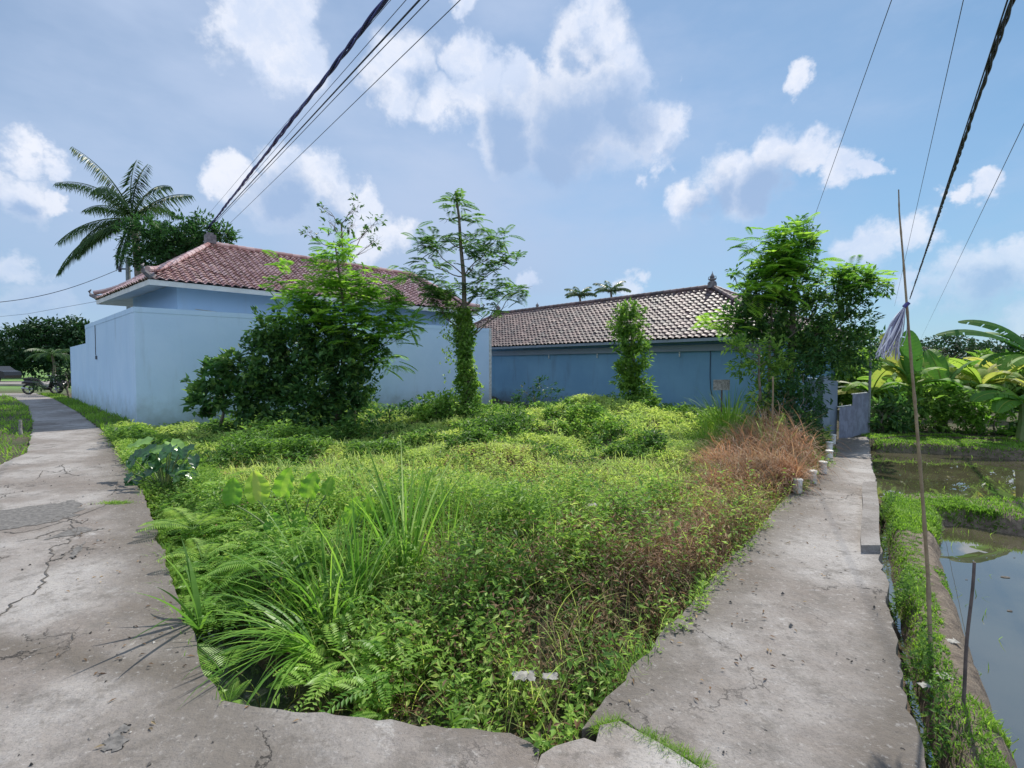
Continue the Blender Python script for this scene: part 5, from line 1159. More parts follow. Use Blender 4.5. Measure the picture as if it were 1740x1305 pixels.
# dryness: how brown the near bank is (high towards the path), from the plants' place on the plot
def dryness(x, y):
    px, py = px_of(x, y)
    d = sstep(1.55, .35, dline(x, y, pathL[2:7])) * sstep(2.5, 3.2, y) * sstep(8.5, 6.0, y)
    d = np.maximum(d, .75 * np.exp(-((x - .55) ** 2 / .9 + (y - 3.3) ** 2 / .55)))
    d = np.maximum(d, .5 * np.exp(-((x - .2) ** 2 / .8 + (y - 8.4) ** 2 / 1.6)))
    return np.clip(d + .25 * (patchn(x, y, 1.9, 4) - .5), 0, 1)
def cover():
    leafy, mead, drym = MB(), MB(), MB()
    # near bank: broad leafy weeds, deep
    x, y = scatter(19000, -3.2, 4.6, 1.95, 5.8, lotmask)
    dd = np.minimum(dline(x, y, roadR[:9]), dline(x, y, junction[3:] + [roadR[0]]))
    k = ~((dd < .50 + .1 * hn(x, y, 5)) & (y < 4.6) & (x < -.75))
    clumpy = fn(x, y, 3.6, 21); k &= rng.random(len(x)) < sstep(.37, .55, clumpy) * .94 + .06; x, y = x[k], y[k]; clumpy = clumpy[k]
    dr = dryness(x, y); pn = patchn(x, y, 1.6, 9)
    tall = (.03 + .46 * sstep(.38, .75, clumpy)) * sstep(1.9, 2.7, y); isdry = rng.random(len(x)) < dr * .85
    g = ~isdry; big = g & (fn(x, y, 1.7, 33) > .56); sm = g & ~big
    sprigs(leafy, x[sm], y[sm], tall[sm] + .06, 9, .036 + .02 * rng.random(sm.sum()), .45, .22 + .5 * pn[sm])
    sprigs(leafy, x[big], y[big], tall[big] * .9 + .06, 9, .055 + .035 * rng.random(big.sum()), .38, .15 + .6 * pn[big])
    sprigs(drym, x[isdry], y[isdry], tall[isdry] + .06, 6, .045, .3, .2 + .5 * rng.random(isdry.sum()), spread=.08)
    x, y = scatter(15000, -1.2, 4.6, 1.95, 6.0, lotmask); n = len(x); D = unit(n); D[:, 2] *= .4; N = unit(n) * .6; N[:, 2] += .8
    drym.leaves(np.stack([x, y, height(x, y) + .01 + .10 * rng.random(n)], 1), D, N, .03 + .04 * rng.random(n), .014, .1 + .8 * rng.random(n) ** 1.5, .2)
    # taller shoots standing out of the tangle
    x, y = scatter(1500, -1.6, 4.4, 2.2, 6.0, lotmask); x, y = x[fn(x, y, 2.2, 5) > .5], y[fn(x, y, 2.2, 5) > .5]
    sprigs(leafy, x, y, .30 + .22 * rng.random(len(x)), 12, .055, .36, .55 + .3 * rng.random(len(x)))
    n = 1500; x, y = scatter(n * 5, -1.9, 4.4, 2.2, 6.4, lotmask); kk = fn(x, y, 1.3, 91) > .5; x, y = x[kk][:n], y[kk][:n]; n = len(x)
    mead.blades(np.stack([x, y, height(x, y)], 1), rng.random(n) * 6.28, .25 + .35 * rng.random(n), .006, .05 + .5 * rng.random(n), .4 + 1.5 * rng.random(n), .1 + .7 * rng.random(n), 6, twist=rng.normal(size=n))
    # trailing creeper stems lying over the leaves
    for _ in range(220):
        a = rng.random() * 6.28; q = np.array([rng.uniform(-1.2, 4.2), rng.uniform(2.3, 7.5)]); L_s = .5 + .9 * rng.random(); k_ = 9; pth = [q]
        for _k in range(k_): a += rng.normal() * .45; q = q + np.array([math.cos(a), math.sin(a)]) * L_s / k_; pth.append(q)
        pth = np.array(pth)
        if not lotmask(pth[:, 0], pth[:, 1]).all(): continue
        zz = height(pth[:, 0], pth[:, 1]) + .14 + .10 * np.sin(np.arange(k_ + 1) * 1.3 + a) + .08 * rng.random()
        drym.tube(np.c_[pth, zz], .0022, 4, .25 + .6 * rng.random(), caps=False)
    # bare dead stems and grass blades through the bank
    n = 2600; x, y = scatter(n * 4, -1.0, 4.6, 2.1, 6.2, lotmask); k = rng.random(len(x)) < dryness(x, y) * .9; x, y = x[k], y[k]
    drym.blades(np.stack([x, y, height(x, y)], 1), rng.random(len(x)) * 6.28, .12 + .30 * rng.random(len(x)), .005, .1 + .5 * rng.random(len(x)), .4 + 1.6 * rng.random(len(x)), .3 + .6 * rng.random(len(x)), 4)
    # middle of the lot
    x, y = scatter(30000, -7.2, 6.2, 5.2, 9.6, lotmask); dr = dryness(x, y); pn = patchn(x, y, 1.2, 5); isdry = rng.random(len(x)) < dr * .7
    mm = sstep(.25, .8, patchn(x, y, .8, 8)); cz = fn(x, y, 1.25, 41); g = ~isdry & (rng.random(len(x)) < .7 + .3 * sstep(.3, .5, fn(x, y, 3.1, 12))); lf = g & (rng.random(len(x)) < .06 + .8 * sstep(.5, .62, cz) * (.12 + .88 * sstep(7.6, 8.8, y))); me_ = g & ~lf
    sprigs(leafy, x[lf], y[lf], .08 + .26 * sstep(.5, .75, cz[lf]), 8, .07, .55, .05 + .5 * pn[lf])
    sprigs(mead, x[me_], y[me_], .06 + .10 * mm[me_], 6, .055, .42, .30 + .5 * patchn(x, y, 2.7, 1)[me_], stint=.6)
    sprigs(drym, x[isdry], y[isdry], .16, 5, .06, .3, .3 + .5 * rng.random(isdry.sum()))
    # far part, larger leaves
    x, y = scatter(26000, -10, 8.5, 9.3, 17.0, lotmask); pn = patchn(x, y, 1.1, 5); cz = fn(x, y, 1.0, 44); lf = rng.random(len(x)) < .06 + .75 * sstep(.5, .62, cz)
    sprigs(leafy, x[lf], y[lf], .10 + .32 * sstep(.5, .75, cz[lf]), 8, .10, .5, .05 + .55 * pn[lf])
    sprigs(mead, x[~lf], y[~lf], .08 + .12 * pn[~lf], 6, .085, .42, .25 + .5 * patchn(x, y, 1.7, 1)[~lf], stint=.6)
    # grass blades on the meadow
    x, y = scatter(26000, -8, 7.5, 5, 15.5, lotmask); n = len(x)
    mead.blades(np.stack([x, y, height(x, y)], 1), rng.random(n) * 6.28, .12 + .18 * rng.random(n), .006 + .0006 * y, .1 + .4 * rng.random(n), .5 + 1.2 * rng.random(n), .4 + .55 * rng.random(n), 4)
    # leafy fringe along the ditch on the left road side
    def fringe(x, y): d = dline(x, y, roadR[:9]); return lotmask(x, y) & (d < .9) & (y > 3.6)
    x, y = scatter(60000, -9.6, -2.2, 3.6, 12.4, fringe); dk = dline(x, y, roadR[:9]); x, y = x[dk > .02], y[dk > .02]; n = len(x)
    sel = rng.random(n) < .8; x, y = x[sel], y[sel]
    sprigs(leafy, x, y, .16 + .16 * patchn(x, y, 2.1, 3), 8, .05, .35, .3 + .5 * patchn(x, y, 1.6, 3))
    # small weeds creeping over the path edge
    x, y = scatter(9000, .2, 6, 2.1, 8, lambda x, y: (dline(x, y, pathL) < .10) & inpoly(x, y, path_poly) & (patchn(x, y, 3.3, 2) > .55)); 
    sprigs(leafy, x, y, .08, 6, .035, .4, .5 + .3 * rng.random(len(x)), zoff=.09)
    o = leafy.build('leafy_weeds', M['weed']); tag(o, 'tangled leafy green weeds covering the empty plot', 'weeds', kind='stuff')
    o = mead.build('meadow_grass', M['meadow']); tag(o, 'bright low grass and creepers over the open plot', 'grass', kind='stuff')
    o = drym.build('dry_weeds', M['dry']); tag(o, 'brown dried weeds and dead stems along the path edge', 'dry weeds', kind='stuff')
cover()
def turf():
    m = MB(); lf = MB()
    def inb(x, y): return (inpoly(x, y, berm1) | inpoly(x, y, berm2) | inpoly(x, y, berm3))
    x, y = scatter(420000, 1.8, 16, 1.5, 12.5, lambda x, y: inb(x, y))
    x2, y2 = scatter(190000, 1.8, 5.6, 1.5, 6.2, lambda x, y: inb(x, y)); x = np.r_[x, x2]; y = np.r_[y, y2]
    b1 = inpoly(x, y, berm1); # bare mud strip down the middle right of the near bank
    d_right = dline(x, y, berm1[8:]); mud = b1 & (d_right < .13 + .09 * hn(x, y, 4)) & (patchn(x, y, 2.2, 6) > .25) & (y < 5.0)
    k = ~mud & (rng.random(len(x)) < .5 + .5 * np.maximum(sstep(.35, .55, fn(x, y, 3.3, 17)), y > 5.2)); x, y = x[k], y[k]; keep = rng.random(len(x)) < np.where(y < 4, 1, .9); x, y = x[keep], y[keep]; n = len(x)
    m.blades(np.stack([x, y, height(x, y) - .01], 1), rng.random(n) * 6.28, (.02 + .055 * rng.random(n) * patchn(x, y, 3, 8) ** 1.3) * (1 + (y > 5) * .6), .004 + .0011 * y, .1 + .6 * rng.random(n), .3 + 1.2 * rng.random(n), .15 + .8 * patchn(x, y, 2.4, 3) * rng.random(n) + .1, 3)
    # left verge beyond the road and the foot of the white wall
    def verge(x, y):
        d = dline(x, y, roadL); return ~inpoly(x, y, road_poly) & (x < -5) & (d < 5) & ~inpoly(x, y, lot_poly) & (x * .65 - -8.8 * .65 + (y - 8.96) * .75 < 60) & (dline(x, y, roadL) < dline(x, y, roadR))
    x, y = scatter(70000, -26, -5.5, 4, 26, verge); kk = rng.random(len(x)) < .3 + .7 * sstep(.35, .55, fn(x, y, 1.9, 18)); x, y = x[kk], y[kk]; n = len(x)
    m.blades(np.stack([x, y, height(x, y) - .01], 1), rng.random(n) * 6.28, .05 + .30 * rng.random(n) * patchn(x, y, 1.6, 13) ** 1.5, .012 + .0006 * y, .1 + .6 * rng.random(n), .4 + 1.4 * rng.random(n), .2 + .75 * patchn(x, y, 1.3, 3), 3)
    def strip_(x, y): d = dline(x, y, roadR[7:]); return ~inpoly(x, y, road_poly) & (d < .8) & (y > 8.5) & ((W2[0] - W0[0]) * (y - W0[1]) - (W2[1] - W0[1]) * (x - W0[0]) > 0.1)
    x, y = scatter(60000, -26, -7, 8.5, 28, strip_); n = len(x)
    m.blades(np.stack([x, y, height(x, y) - .01], 1), rng.random(n) * 6.28, .12 + .25 * rng.random(n) * patchn(x, y, 1.1, 3), .012 + .0006 * y, .1 + .6 * rng.random(n), .4 + 1.4 * rng.random(n), .1 + .6 * patchn(x, y, 1.3, 3), 3)
    # grass in the joint of the slabs
    J = GL([(1018,1236),(1048,1226),(1112,1260),(1192,1302)]); x, y = scatter(30000, .3, 1.2, 1.9, 2.4, lambda x, y: (dline(x, y, J) < .022) & (patchn(x, y, 5, 2) > .35)); n = len(x)
    m.blades(np.stack([x, y, np.full(n, -.03)], 1), rng.random(n) * 6.28, .04 + .05 * rng.random(n), .003, .1 + .7 * rng.random(n), .4 + 1.4 * rng.random(n), .3 + .6 * rng.random(n), 3)
    # tufts along the broken slab margins
    for line, n0 in ((roadR[:9], 26000), (pathL, 20000)):
        xs_ = [p[0] for p in line]; ys_ = [p[1] for p in line]
        x, y = scatter(n0 * 4, min(xs_) - .1, max(xs_) + .1, min(ys_) - .1, max(ys_) + .1, lambda x, y: (dline(x, y, line) < .07) & (fn(x, y, 2.6, 61) > .5)); n = len(x)
        m.blades(np.stack([x, y, np.full(n, -.06)], 1), rng.random(n) * 6.28, .07 + .10 * rng.random(n), .0035 + .0005 * y, .1 + .8 * rng.random(n), .5 + 1.4 * rng.random(n), .15 + .7 * rng.random(n), 3)
    # tuft on the left road
    c = G(198, 855); x = c[0] + rng.normal(size=500) * .10; y = c[1] + rng.normal(size=500) * .03
    m.blades(np.stack([x, y, np.zeros(500)], 1), rng.random(500) * 6.28, .02 + .03 * rng.random(500), .004, .2 + .8 * rng.random(500), .4 + 1.4 * rng.random(500), .3 + .6 * rng.random(500), 3)
    o = m.build('turf', M['turf']); tag(o, 'short bright grass on the banks and verges', 'grass', kind='stuff')
    # ditch side plants right of the path
    x, y = scatter(26000, 1.7, 5.2, 1.6, 7.2, lambda x, y: (dline(x, y, pathR[2:]) < .15) & inpoly(x, y, rightzone) & (patchn(x, y, 2.9, 7) > .58))
    sprigs(lf, x, y, .10, 6, .032, .4, .05 + .35 * rng.random(len(x)), zoff=.18)
    x, y = scatter(9000, 4.5, 8, 6.8, 11.5, lambda x, y: (dline(x, y, pathR[:3]) < .35) & ~inpoly(x, y, path_poly) & (x > 4.4)); kk = y < 10.2; x, y = x[kk], y[kk]; sprigs(lf, x, y, .12, 6, .05, .4, .0 + .35 * rng.random(len(x)), zoff=.10)
    x, y = scatter(9000, 4.5, 8, 7, 11.5, lambda x, y: (dline(x, y, pathL[7:]) < .35) & ~inpoly(x, y, path_poly)); sprigs(lf, x, y, .10, 6, .06, .4, .1 + .4 * rng.random(len(x)))
    o = lf.build('ditch_weeds', M['weed']); tag(o, 'small leafy weeds lining the narrow ditch and path end', 'weeds', kind='stuff')
turf()
# muddy soil strip
# ------------------------------------------------------------------ single plants
def clump(name, label, c, n, L, W, lean, droop, mat, tint, r=.12, head=None, hs=3.14, segs=7, cat='grass clump', group=None, extra=None):
    c = np.array([c[0], c[1], zat(c[0], c[1]) if len(c) < 3 else c[2]], float)
    a = rng.random(n) * 6.28 if head is None else head + rng.normal(size=n) * hs
    b = c + np.stack([np.cos(a), np.sin(a), np.zeros(n)], 1) * r * rng.random((n, 1)); b[:, 2] -= .03
    m = MB(); m.blades(b, a, L * (.55 + .6 * rng.random(n)), W * (.6 + .7 * rng.random(n)), lean[0] + (lean[1] - lean[0]) * rng.random(n), droop[0] + (droop[1] - droop[0]) * rng.random(n), tint[0] + (tint[1] - tint[0]) * rng.random(n), segs, twist=rng.normal(size=n) * .4)
    o = m.build(name, M[mat], origin=c); tag(o, label, cat, group); return o
GG = 'tall reed grass clumps near the ditch'
clump('reed_grass', 'tallest clump of reed grass at the middle of the near bank', (P(690,960,4.1)[0], 4.1), 62, 1.15, .020, (0.0, .35), (.1, .9), 'grass', (.2, 1), .14, group=GG)
clump('reed_grass', 'reed grass clump with blades arching left over the ditch', (P(560,1000,3.5)[0], 3.5), 75, 1.05, .019, (.05, .6), (.3, 1.7), 'grass', (.2, 1), .16, group=GG)
clump('reed_grass', 'reed grass clump standing upright between the two others', (P(610,990,3.7)[0], 3.7), 38, 1.0, .018, (0.0, .3), (.1, .8), 'grass', (.3, 1), .1, group=GG)
clump('reed_grass', 'low clump whose long blades hang down over the ditch water', (P(540,1080,3.0)[0], 3.0, -.12), 56, .72, .017, (.5, 1.1), (.8, 1.7), 'grass', (.1, .9), .14, head=R(215), hs=.75, group=GG)
clump('reed_grass', 'loose clump with thin seeding stems right of the tallest reed grass', (P(760,960,4.4)[0], 4.4), 45, .85, .010, (0.0, .4), (.1, .7), 'grass', (.2, .8), .2, group=GG)
clump('reed_grass', 'fine bladed clump left of the arching reed grass', (P(450,1010,3.55)[0], 3.55), 90, .55, .012, (.2, .9), (.5, 1.6), 'grass', (.1, .8), .2, group=GG)
clump('broad_blade_plant', 'plant with a few broad blades sprawling over the left road edge', (P(340,1062,3.05)[0], 3.05, -.03), 10, .55, .036, (.1, .8), (.5, 1.3), 'grass', (.0, .6), .02, head=R(170), hs=1.2, cat='plant', segs=8)
# grasses behind, by the grey wall and the board
clump('tall_grass', 'tuft of tall bright grass right of the blue grey wall under the board', (P(1240,700,10.6)[0], 10.6), 260, 1.25, .020, (.0, .6), (.3, 1.5), 'turf', (.1, .9), .35, group='tall grass at the back of the plot')
clump('tall_grass', 'shorter tuft of grass before the tall bright one', (P(1205,730,9.8)[0], 9.8), 160, .8, .016, (.0, .7), (.3, 1.5), 'turf', (.1, .9), .4, group='tall grass at the back of the plot')
clump('tall_grass', 'yellow tinged tuft poking out of the red dry grass', (P(1310,740,8.3)[0], 8.3), 50, .95, .015, (.0, .35), (.1, .7), 'grass', (.8, 1), .1, group='tall grass at the back of the plot')
# red dried grass heap
def redgrass():
    m = MB(); c = G(1320, 820)
    lobes = [((1345, 800), .85, .40, .38), ((1318, 775), .95, .50, .55), ((1295, 770), .78, .55, .5), ((1262, 780), .55, .55, .5), ((1235, 800), .36, .5, .45), ((1300, 812), .45, .45, .4), ((1255, 830), .26, .5, .4), ((1345, 825), .4, .3, .3)]
    for k, ((px, py), hh, ra, rb) in enumerate(lobes):
        g = G(px, py); n = 800; a = rng.random(n) * 6.28; q = np.sqrt(rng.random(n))
        x = g[0] + np.cos(a) * q * ra; y = g[1] + np.sin(a) * q * rb; z = np.maximum(0, hh * (1 - q ** 1.6)) * (.25 + .75 * rng.random(n))
        x = np.minimum(x, np.interp(y, [p[1] for p in pathL], [p[0] for p in pathL]) - .02)
        hd = R(200) + rng.normal(size=n) * .9; hd = np.where(rng.random(n) < .3, a + rng.normal(size=n) * .5, hd)
        m.blades(np.stack([x, y, z * .8 + .02], 1), hd, .16 + .42 * rng.random(n) * (.5 + hh), .0085, .15 + 1.3 * rng.random(n), .5 + 1.7 * rng.random(n), np.clip(.15 + .12 * (k % 3) + .6 * rng.random(n) ** 1.2, 0, 1), 6, twist=rng.normal(size=n) * .9)
    n = 2200; g = GL([(1290, 850), (1240, 880), (1180, 930), (1130, 960)]); q = rng.random(n) * 3
    x = np.interp(q, range(4), [p[0] for p in g]) - .12 - np.abs(rng.normal(size=n)) * .38; y = np.interp(q, range(4), [p[1] for p in g]) + rng.normal(size=n) * .18
    m.blades(np.stack([x, y, height(x, y) + .03 + .2 * rng.random(n)], 1), rng.random(n) * 6.28, .10 + .26 * rng.random(n), .006, .5 + .9 * rng.random(n), .5 + 1.7 * rng.random(n), .1 + .7 * rng.random(n), 5, twist=rng.normal(size=n) * .9)
    o = m.build('dried_grass_heap', M['red'], origin=(c[0], c[1], 0)); tag(o, 'heap of reddish brown dried grass spilling beside the path', 'grass heap')
redgrass()
clump('dried_tuft', 'tan dead tuft fanning out over the path edge below the red heap', (G(1290,862)[0] - .15, G(1290,862)[1] + .15), 160, .42, .008, (.2, 1.0), (.6, 1.8), 'dry', (.5, 1), .15, cat='grass clump', group='dead tufts by the path')
clump('dried_tuft', 'grey tan dead tuft between the red heap and the nearest white post', (G(1335,835)[0], G(1335,835)[1] + .3), 140, .5, .008, (.3, 1.0), (.6, 1.8), 'dry', (.4, 1), .2, cat='grass clump', group='dead tufts by the path')

# elephant ear plants: each leaf on its own stalk
def heart(m, c, nrm, up, L, W, tint, cup=.12, spoon=False):
    nrm = np.array(nrm, float); nrm /= np.linalg.norm(nrm); up = np.array(up, float); up -= nrm * up.dot(nrm); up /= np.linalg.norm(up); sd = np.cross(up, nrm); n = 17; V = []
    for i in range(n):
        s = i / (n - 1); w = W * .5 * ((math.sin(math.pi * (.10 + .86 * s ** .8)) ** .7) if spoon else (math.sin(math.pi * min(1, .16 + s * .84)) ** .75) * (1.08 - .25 * s)); w = max(w, .002) * (1 + .03 * math.sin(s * 23 + L * 90))
        y = -L * .28 + s * L * 1.28 if False else s * L
        for k in range(-3, 4):
            f = k / 3; notch = (-.10 if spoon else -.16) * L * abs(f) * (1 - s) ** 2 + (.035 * L * (1 - f * f) * s ** 3 if spoon else 0)
            V.append(np.array(c) + up * (y + notch) + sd * w * f + nrm * (cup * W * abs(f) * (1.3 + .5 * math.sin(s * 19 + f * 3)) - .22 * L * s * s))
    i = np.arange(n - 1)[:, None] * 7; j = np.arange(6)[None]; F = np.stack([i + j, i + j + 1, i + 8 + j, i + 7 + j], -1).reshape(-1, 4); q = np.arange(len(F)); m.add(V, F, np.clip(tint + np.where((q % 6 == 2) | (q % 6 == 3), .2, 0) + .05 * np.sin(q // 6 * 2.2 + np.abs(q % 6 - 2.5)) + (q // 6 / n) ** 3 * .10, 0, 1))
def ear_plant(label, base, leaves, mat='taro', group='elephant ear plants', scale=1):
    base = np.array(base, float); t = empty('elephant_ear', base, label, 'plant', group)
    for (px, py, Y, L, W, ti, nv, tip) in leaves:
        c = P(px, py, Y); m = MB(); heart(m, c, np.array(nv) + (rng.normal(size=3) * .22 if mat == 'taro' else 0), np.array(tip) + (rng.normal(size=3) * .14 if mat == 'taro' else 0), L * (.9 if mat == 'taro' else 1), W * (1.12 if mat == 'taro' else 1), ti, spoon=(mat == 'taro')); o = m.build('leaf', M[mat], t, smooth=True)
        m = MB(); s = np.linspace(0, 1, 8)[:, None]; pp = base + (c - base) * s; pp[:, 2] += np.sin(s[:, 0] * np.pi) * .06; m.tube(pp, np.linspace(.012, .005, 8), 6); m.build('stalk', M['stem'], t, smooth=True)
b = P(505, 960, 4.6); b = (b[0], 4.6, zat(b[0], 4.6))
ear_plant('elephant ear plant with upright yellow green leaves, left of the reed grass', b,
          [(438,850,4.7,.30,.20,.85,(.2,-1,.25),(-.1,0,1)),(482,842,4.6,.28,.21,.55,(-.1,-1,.25),(0,0,1)),(526,845,4.6,.26,.20,.5,(.1,-1,.2),(.1,0,1)),(395,855,4.7,.26,.15,.35,(.3,-1,.3),(-.1,0,1)),
           (555,840,4.8,.20,.12,.6,(0,-1,.2),(.05,0,1)),(470,905,4.5,.22,.17,.1,(-.3,-1,.5),(-.3,0,.9)),(510,905,4.4,.24,.15,.3,(.3,-1,.3),(.1,0,1))])
b = P(600, 960, 4.4); b = (b[0], 4.4, zat(b[0], 4.4))
ear_plant('elephant ear plant with rounder leaves among the reed grass', b,
          [(592,890,4.5,.28,.17,.5,(0,-1,.25),(.05,0,1)),(618,880,4.6,.22,.14,.65,(.2,-1,.25),(.15,0,1)),(640,890,4.6,.2,.12,.5,(0,-1,.25),(.2,0,1)),(522,925,4.2,.22,.13,.4,(0,-1,.3),(0,0,1)),(605,940,4.1,.14,.12,.7,(0,-1,.3),(.1,0,1)),(690,960,4.0,.17,.13,.35,(0,-1,.3),(-.1,0,1))])
b = P(280, 830, 6.6); b = (b[0], 6.6, zat(b[0], 6.6))
lv = []
for k in range(44):
    px = 225 + 105 * rng.random(); py = 758 + 90 * rng.random(); lv.append((px, py, 6.5 + .5 * rng.random(), .15 + .12 * rng.random(), .13 + .05 * rng.random(), rng.random() * .8, (rng.normal() * .4, -.55, .9), (rng.normal() * .7, -.7, -.25)))
lv += [(270,772,6.6,.24,.20,.4,(.1,-.7,.9),(.1,-.5,-.7)),(303,768,6.7,.18,.16,.4,(.1,-.7,.9),(.2,-.5,-.7)),(255,752,7.0,.3,.24,1,(0,-.4,1),(-.8,-.3,.1)),(290,752,7.0,.26,.2,1,(.3,-.4,1),(.8,-.3,.0))]
ear_plant('glossy dark heart leaved plant beside the left road', b, lv, 'heart')

# ferns
def fern(label, c, fronds, L, mat='bright', group='ferns by the road and ditch'):
    c = np.array(c, float); t = empty('fern', c, label, 'fern', group)
    for (az, el, dr, lk) in fronds:
        m = MB(); n = 12; h = np.array([math.cos(az), math.sin(az), 0]); p = c.copy(); pts = [p]
        for k in range(n): th = el - dr * ((k + 1) / n) ** 1.2; p = p + (h * math.cos(th) + np.array([0, 0, 1]) * math.sin(th)) * L * lk / n; pts.append(p)
        pts = np.array(pts); m.tube(pts, np.linspace(.004, .0012, n + 1), 4, .3); q = np.linspace(.14, .99, 24)
        P0 = np.stack([np.interp(q, np.linspace(0, 1, n + 1), pts[:, a]) for a in range(3)], 1); T = np.gradient(P0, axis=0); T /= np.linalg.norm(T, axis=1)[:, None]; sd = np.cross(T, [0, 0, 1.]); sd /= np.linalg.norm(sd, axis=1)[:, None] + 1e-6
        for sg in (-1, 1): m.leaves(P0, sd * sg + T * .25, np.tile([[0, 0, 1.]], (24, 1)) + sd * .2, L * lk * .26 * np.sin(np.pi * (.2 + .78 * q)) ** .8, L * .03, .4 + .4 * rng.random(24), .05, .3)
        m.build('frond', M[mat], t)
def FR(azs, el=40, dr=60): return [(R(a), R(el + rr(-12, 12)), R(dr + rr(-15, 15)), rr(.8, 1.1)) for a in azs]
fern('fern reaching over the road edge near the ditch corner', (*G(352,1130)[:2] + np.array([.05, .05]), -.08), FR([150, 185, 215, 100, 250], 25, 50), .36)
fern('fern with a pale flat frond in front of the elephant ears', (*P(430,900,4.9)[:2], P(430,900,4.9)[2]), FR([170, 200, 20, -20, 90, 140], 30, 60), .42)
fern('fern at the bottom of the bank, its light frond touching the road', (*P(575,1175,2.45)[:2], -.25), FR([200, 250, 290, 330, 20], 45, 70), .26)
fern('fern halfway up the near bank below the arching reed grass', (*P(520,1100,2.75)[:2], -.22), FR([-20, 20, 330, 180, 250, 90], 40, 60), .28)
fern('grey green fern spray at the left road edge below the heart leaved plant', (*G(290,905)[:2] + np.array([.15, .1]), .0), FR([150, 180, 205, 230, 120, 90, 60], 35, 60), .5, 'weed')
fern('second grey green fern spray, nearer along the left road edge', (*G(305,965)[:2] + np.array([.12, .1]), .0), FR([140, 165, 215, 240, 100, 20], 55, 85), .34, 'weed')
fern('fern hanging over the ditch below the elephant ears', (*P(440,960,3.9)[:2], P(440,960,3.9)[2]), FR([150, 180, 210, 240, 300, 0], 30, 70), .4)
fern('small pale fern growing on the corner of the ditch', (*G(372,1170)[:2] + np.array([.03, .03]), -.1), FR([60, 100, 140, 200, 260, 320], 50, 60), .16, 'bright')

def fern_growth():
    m = MB(); zs = [((300, 905), .45, 60), ((330, 950), .4, 60), ((400, 880), .6, 90), ((450, 960), .5, 90), ((350, 860), .5, 60), ((520, 960), .5, 60), ((330, 1010), .25, 40), ((600, 1100), .3, 34)]
    for (px, py), rad, n in zs:
        c = G(px, py, -.02); a = rng.random(n) * 6.28; x = c[0] + rng.normal(size=n) * rad * .6; y = c[1] + rng.normal(size=n) * rad * .6; k = inpoly(x, y, lot_poly) & (dline(x, y, roadR) > .03); x, y, a = x[k], y[k], a[k]; n = len(x)
        if n: feather(m, np.stack([x, y, np.maximum(height(x, y), -.35) + .10 + .16 * rng.random(n)], 1), np.stack([np.cos(a), np.sin(a), .25 + .5 * rng.random(n)], 1), .20 + .16 * rng.random(n), 14, .075, .02, .2 + .7 * rng.random(n), .5)
    o = m.build('fern_undergrowth', M['bright']); tag(o, 'light green feathery fern growth along the ditch bank', 'ferns', kind='stuff')
fern_growth()
# litter
def litter(label, c, s, mat='plastic', cat='litter', group='litter'):
    m = MB(); n = 9; g = np.linspace(-1, 1, n); X, Y_ = np.meshgrid(g, g); Z = np.array([[mnoise.noise(Vector((a * 2.2 + c[0] * 9, b * 2.2 + c[1] * 7, 1.7))) for a in g] for b in g])
    V = np.stack([X * s * (1 + .3 * Z), Y_ * s * .7 * (1 - .4 * Z), np.abs(Z) * s * .55], -1).reshape(-1, 3) + np.array(c); i = np.arange(n - 1)[:, None] * n + np.arange(n - 1)[None]
    m.add(V, np.stack([i, i + 1, i + n + 1, i + n], -1).reshape(-1, 4)); o = m.build('litter', M[mat], origin=c, smooth=True); tag(o, label, cat, group)
def LP_(px, py, Y, dz=0): p = P(px, py, Y); return (p[0], p[1], p[2] + dz)
litter('crumpled pale plastic bag lying on the near bank', LP_(890, 1150, 2.62), .06)
litter('smaller whitish scrap beside the crumpled bag', LP_(935, 1150, 2.64), .04)
litter('whitish scrap of paper lying on the open plot', LP_(1006, 858, 5.0), .05)
litter('white scrap on the bank close to the bamboo foot', G(1618, 1090, -.09), .035)
litter('white scrap on the muddy bank above the dark stick', G(1605, 1150, -.09), .035)
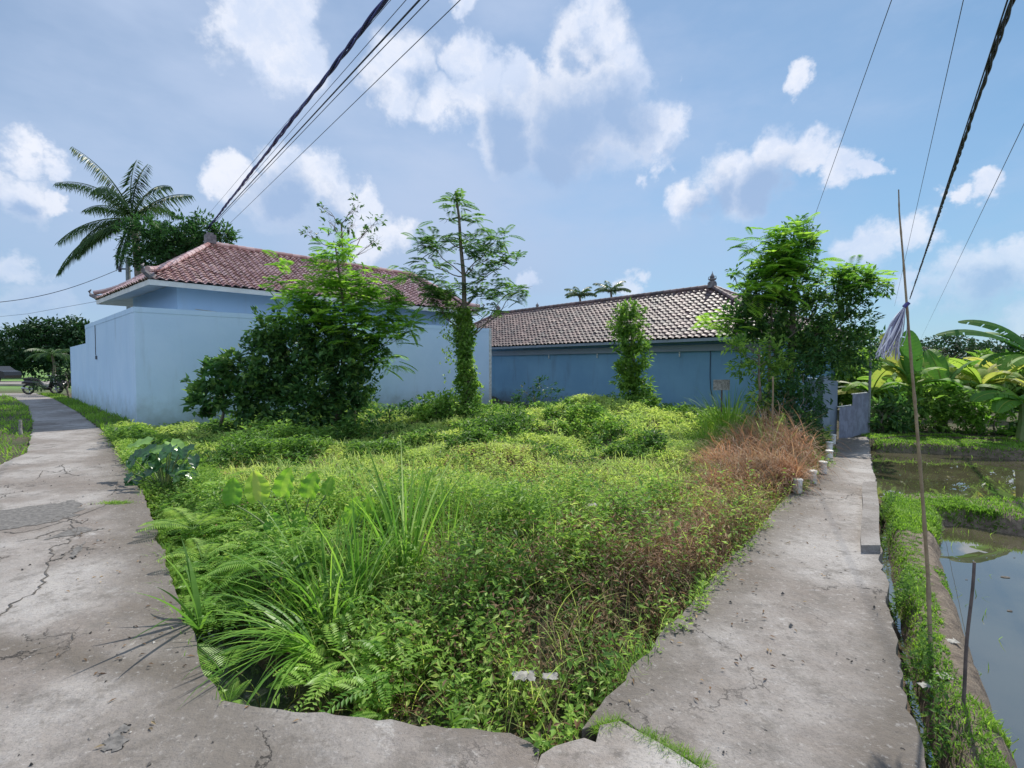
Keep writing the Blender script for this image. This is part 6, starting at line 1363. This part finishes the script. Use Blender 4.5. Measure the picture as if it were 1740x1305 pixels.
litter('white scrap higher up the grassy bank', G(1535, 1003, -.08), .03)
litter('small white scrap at the ditch edge near the stick', G(1572, 1165, -.1), .03)
def stones():
    m = MB(); n = 900; x = rng.uniform(-7, 4.5, n * 3); y = rng.uniform(1.7, 9, n * 3)
    k = (inpoly(x, y, road_poly) | inpoly(x, y, path_poly) | inpoly(x, y, slab_poly)) & (fn(x, y, 1.4, 71) > .42); x, y = x[k][:n], y[k][:n]
    ico = np.array([[1, 0, 0], [-1, 0, 0], [0, 1, 0], [0, -1, 0], [0, 0, 1], [0, 0, -.3]]); F = np.array([[0, 2, 4], [2, 1, 4], [1, 3, 4], [3, 0, 4], [2, 0, 5], [1, 2, 5], [3, 1, 5], [0, 3, 5]])
    for a, b in zip(x, y):
        s_ = .0035 + .008 * rng.random() ** 3; m.add(ico * s_ * (.6 + .8 * rng.random(3)) + rng.normal(size=(6, 3)) * s_ * .2 + [a, b, .003], F, rng.random())
    o = m.build('grit', M['grit']); tag(o, 'fine grit and tiny stones scattered on the concrete', 'grit', kind='stuff')
    m = MB(); n = 260; x = rng.uniform(-5, 4.5, n * 4); y = rng.uniform(1.8, 8, n * 4); k = (inpoly(x, y, road_poly) | inpoly(x, y, path_poly)) & ((dline(x, y, roadR) < .6) | (dline(x, y, pathL) < .7)); x, y = x[k][:n], y[k][:n]; n = len(x)
    D = unit(n); D[:, 2] *= .1; N = unit(n) * .3; N[:, 2] += 1; m.leaves(np.stack([x, y, np.full(n, .008)], 1), D, N, .02 + .03 * rng.random(n), .012, rng.random(n), .25)
    o = m.build('fallen_leaves', M['dry']); tag(o, 'small dry leaves fallen along the concrete edges', 'leaves', kind='stuff')
mt, tt_, bb, oo = newmat('grit'); at = nd(tt_, 'ShaderNodeAttribute', attribute_name='tint')
setc(tt_, bb, 'Base Color', ramp_n(tt_, at.outputs['Fac'], [(0, (.03, .028, .025)), (.6, (.10, .09, .08)), (1, (.42, .40, .37))])); setc(tt_, bb, 'Roughness', .9); M['grit'] = mt
stones()
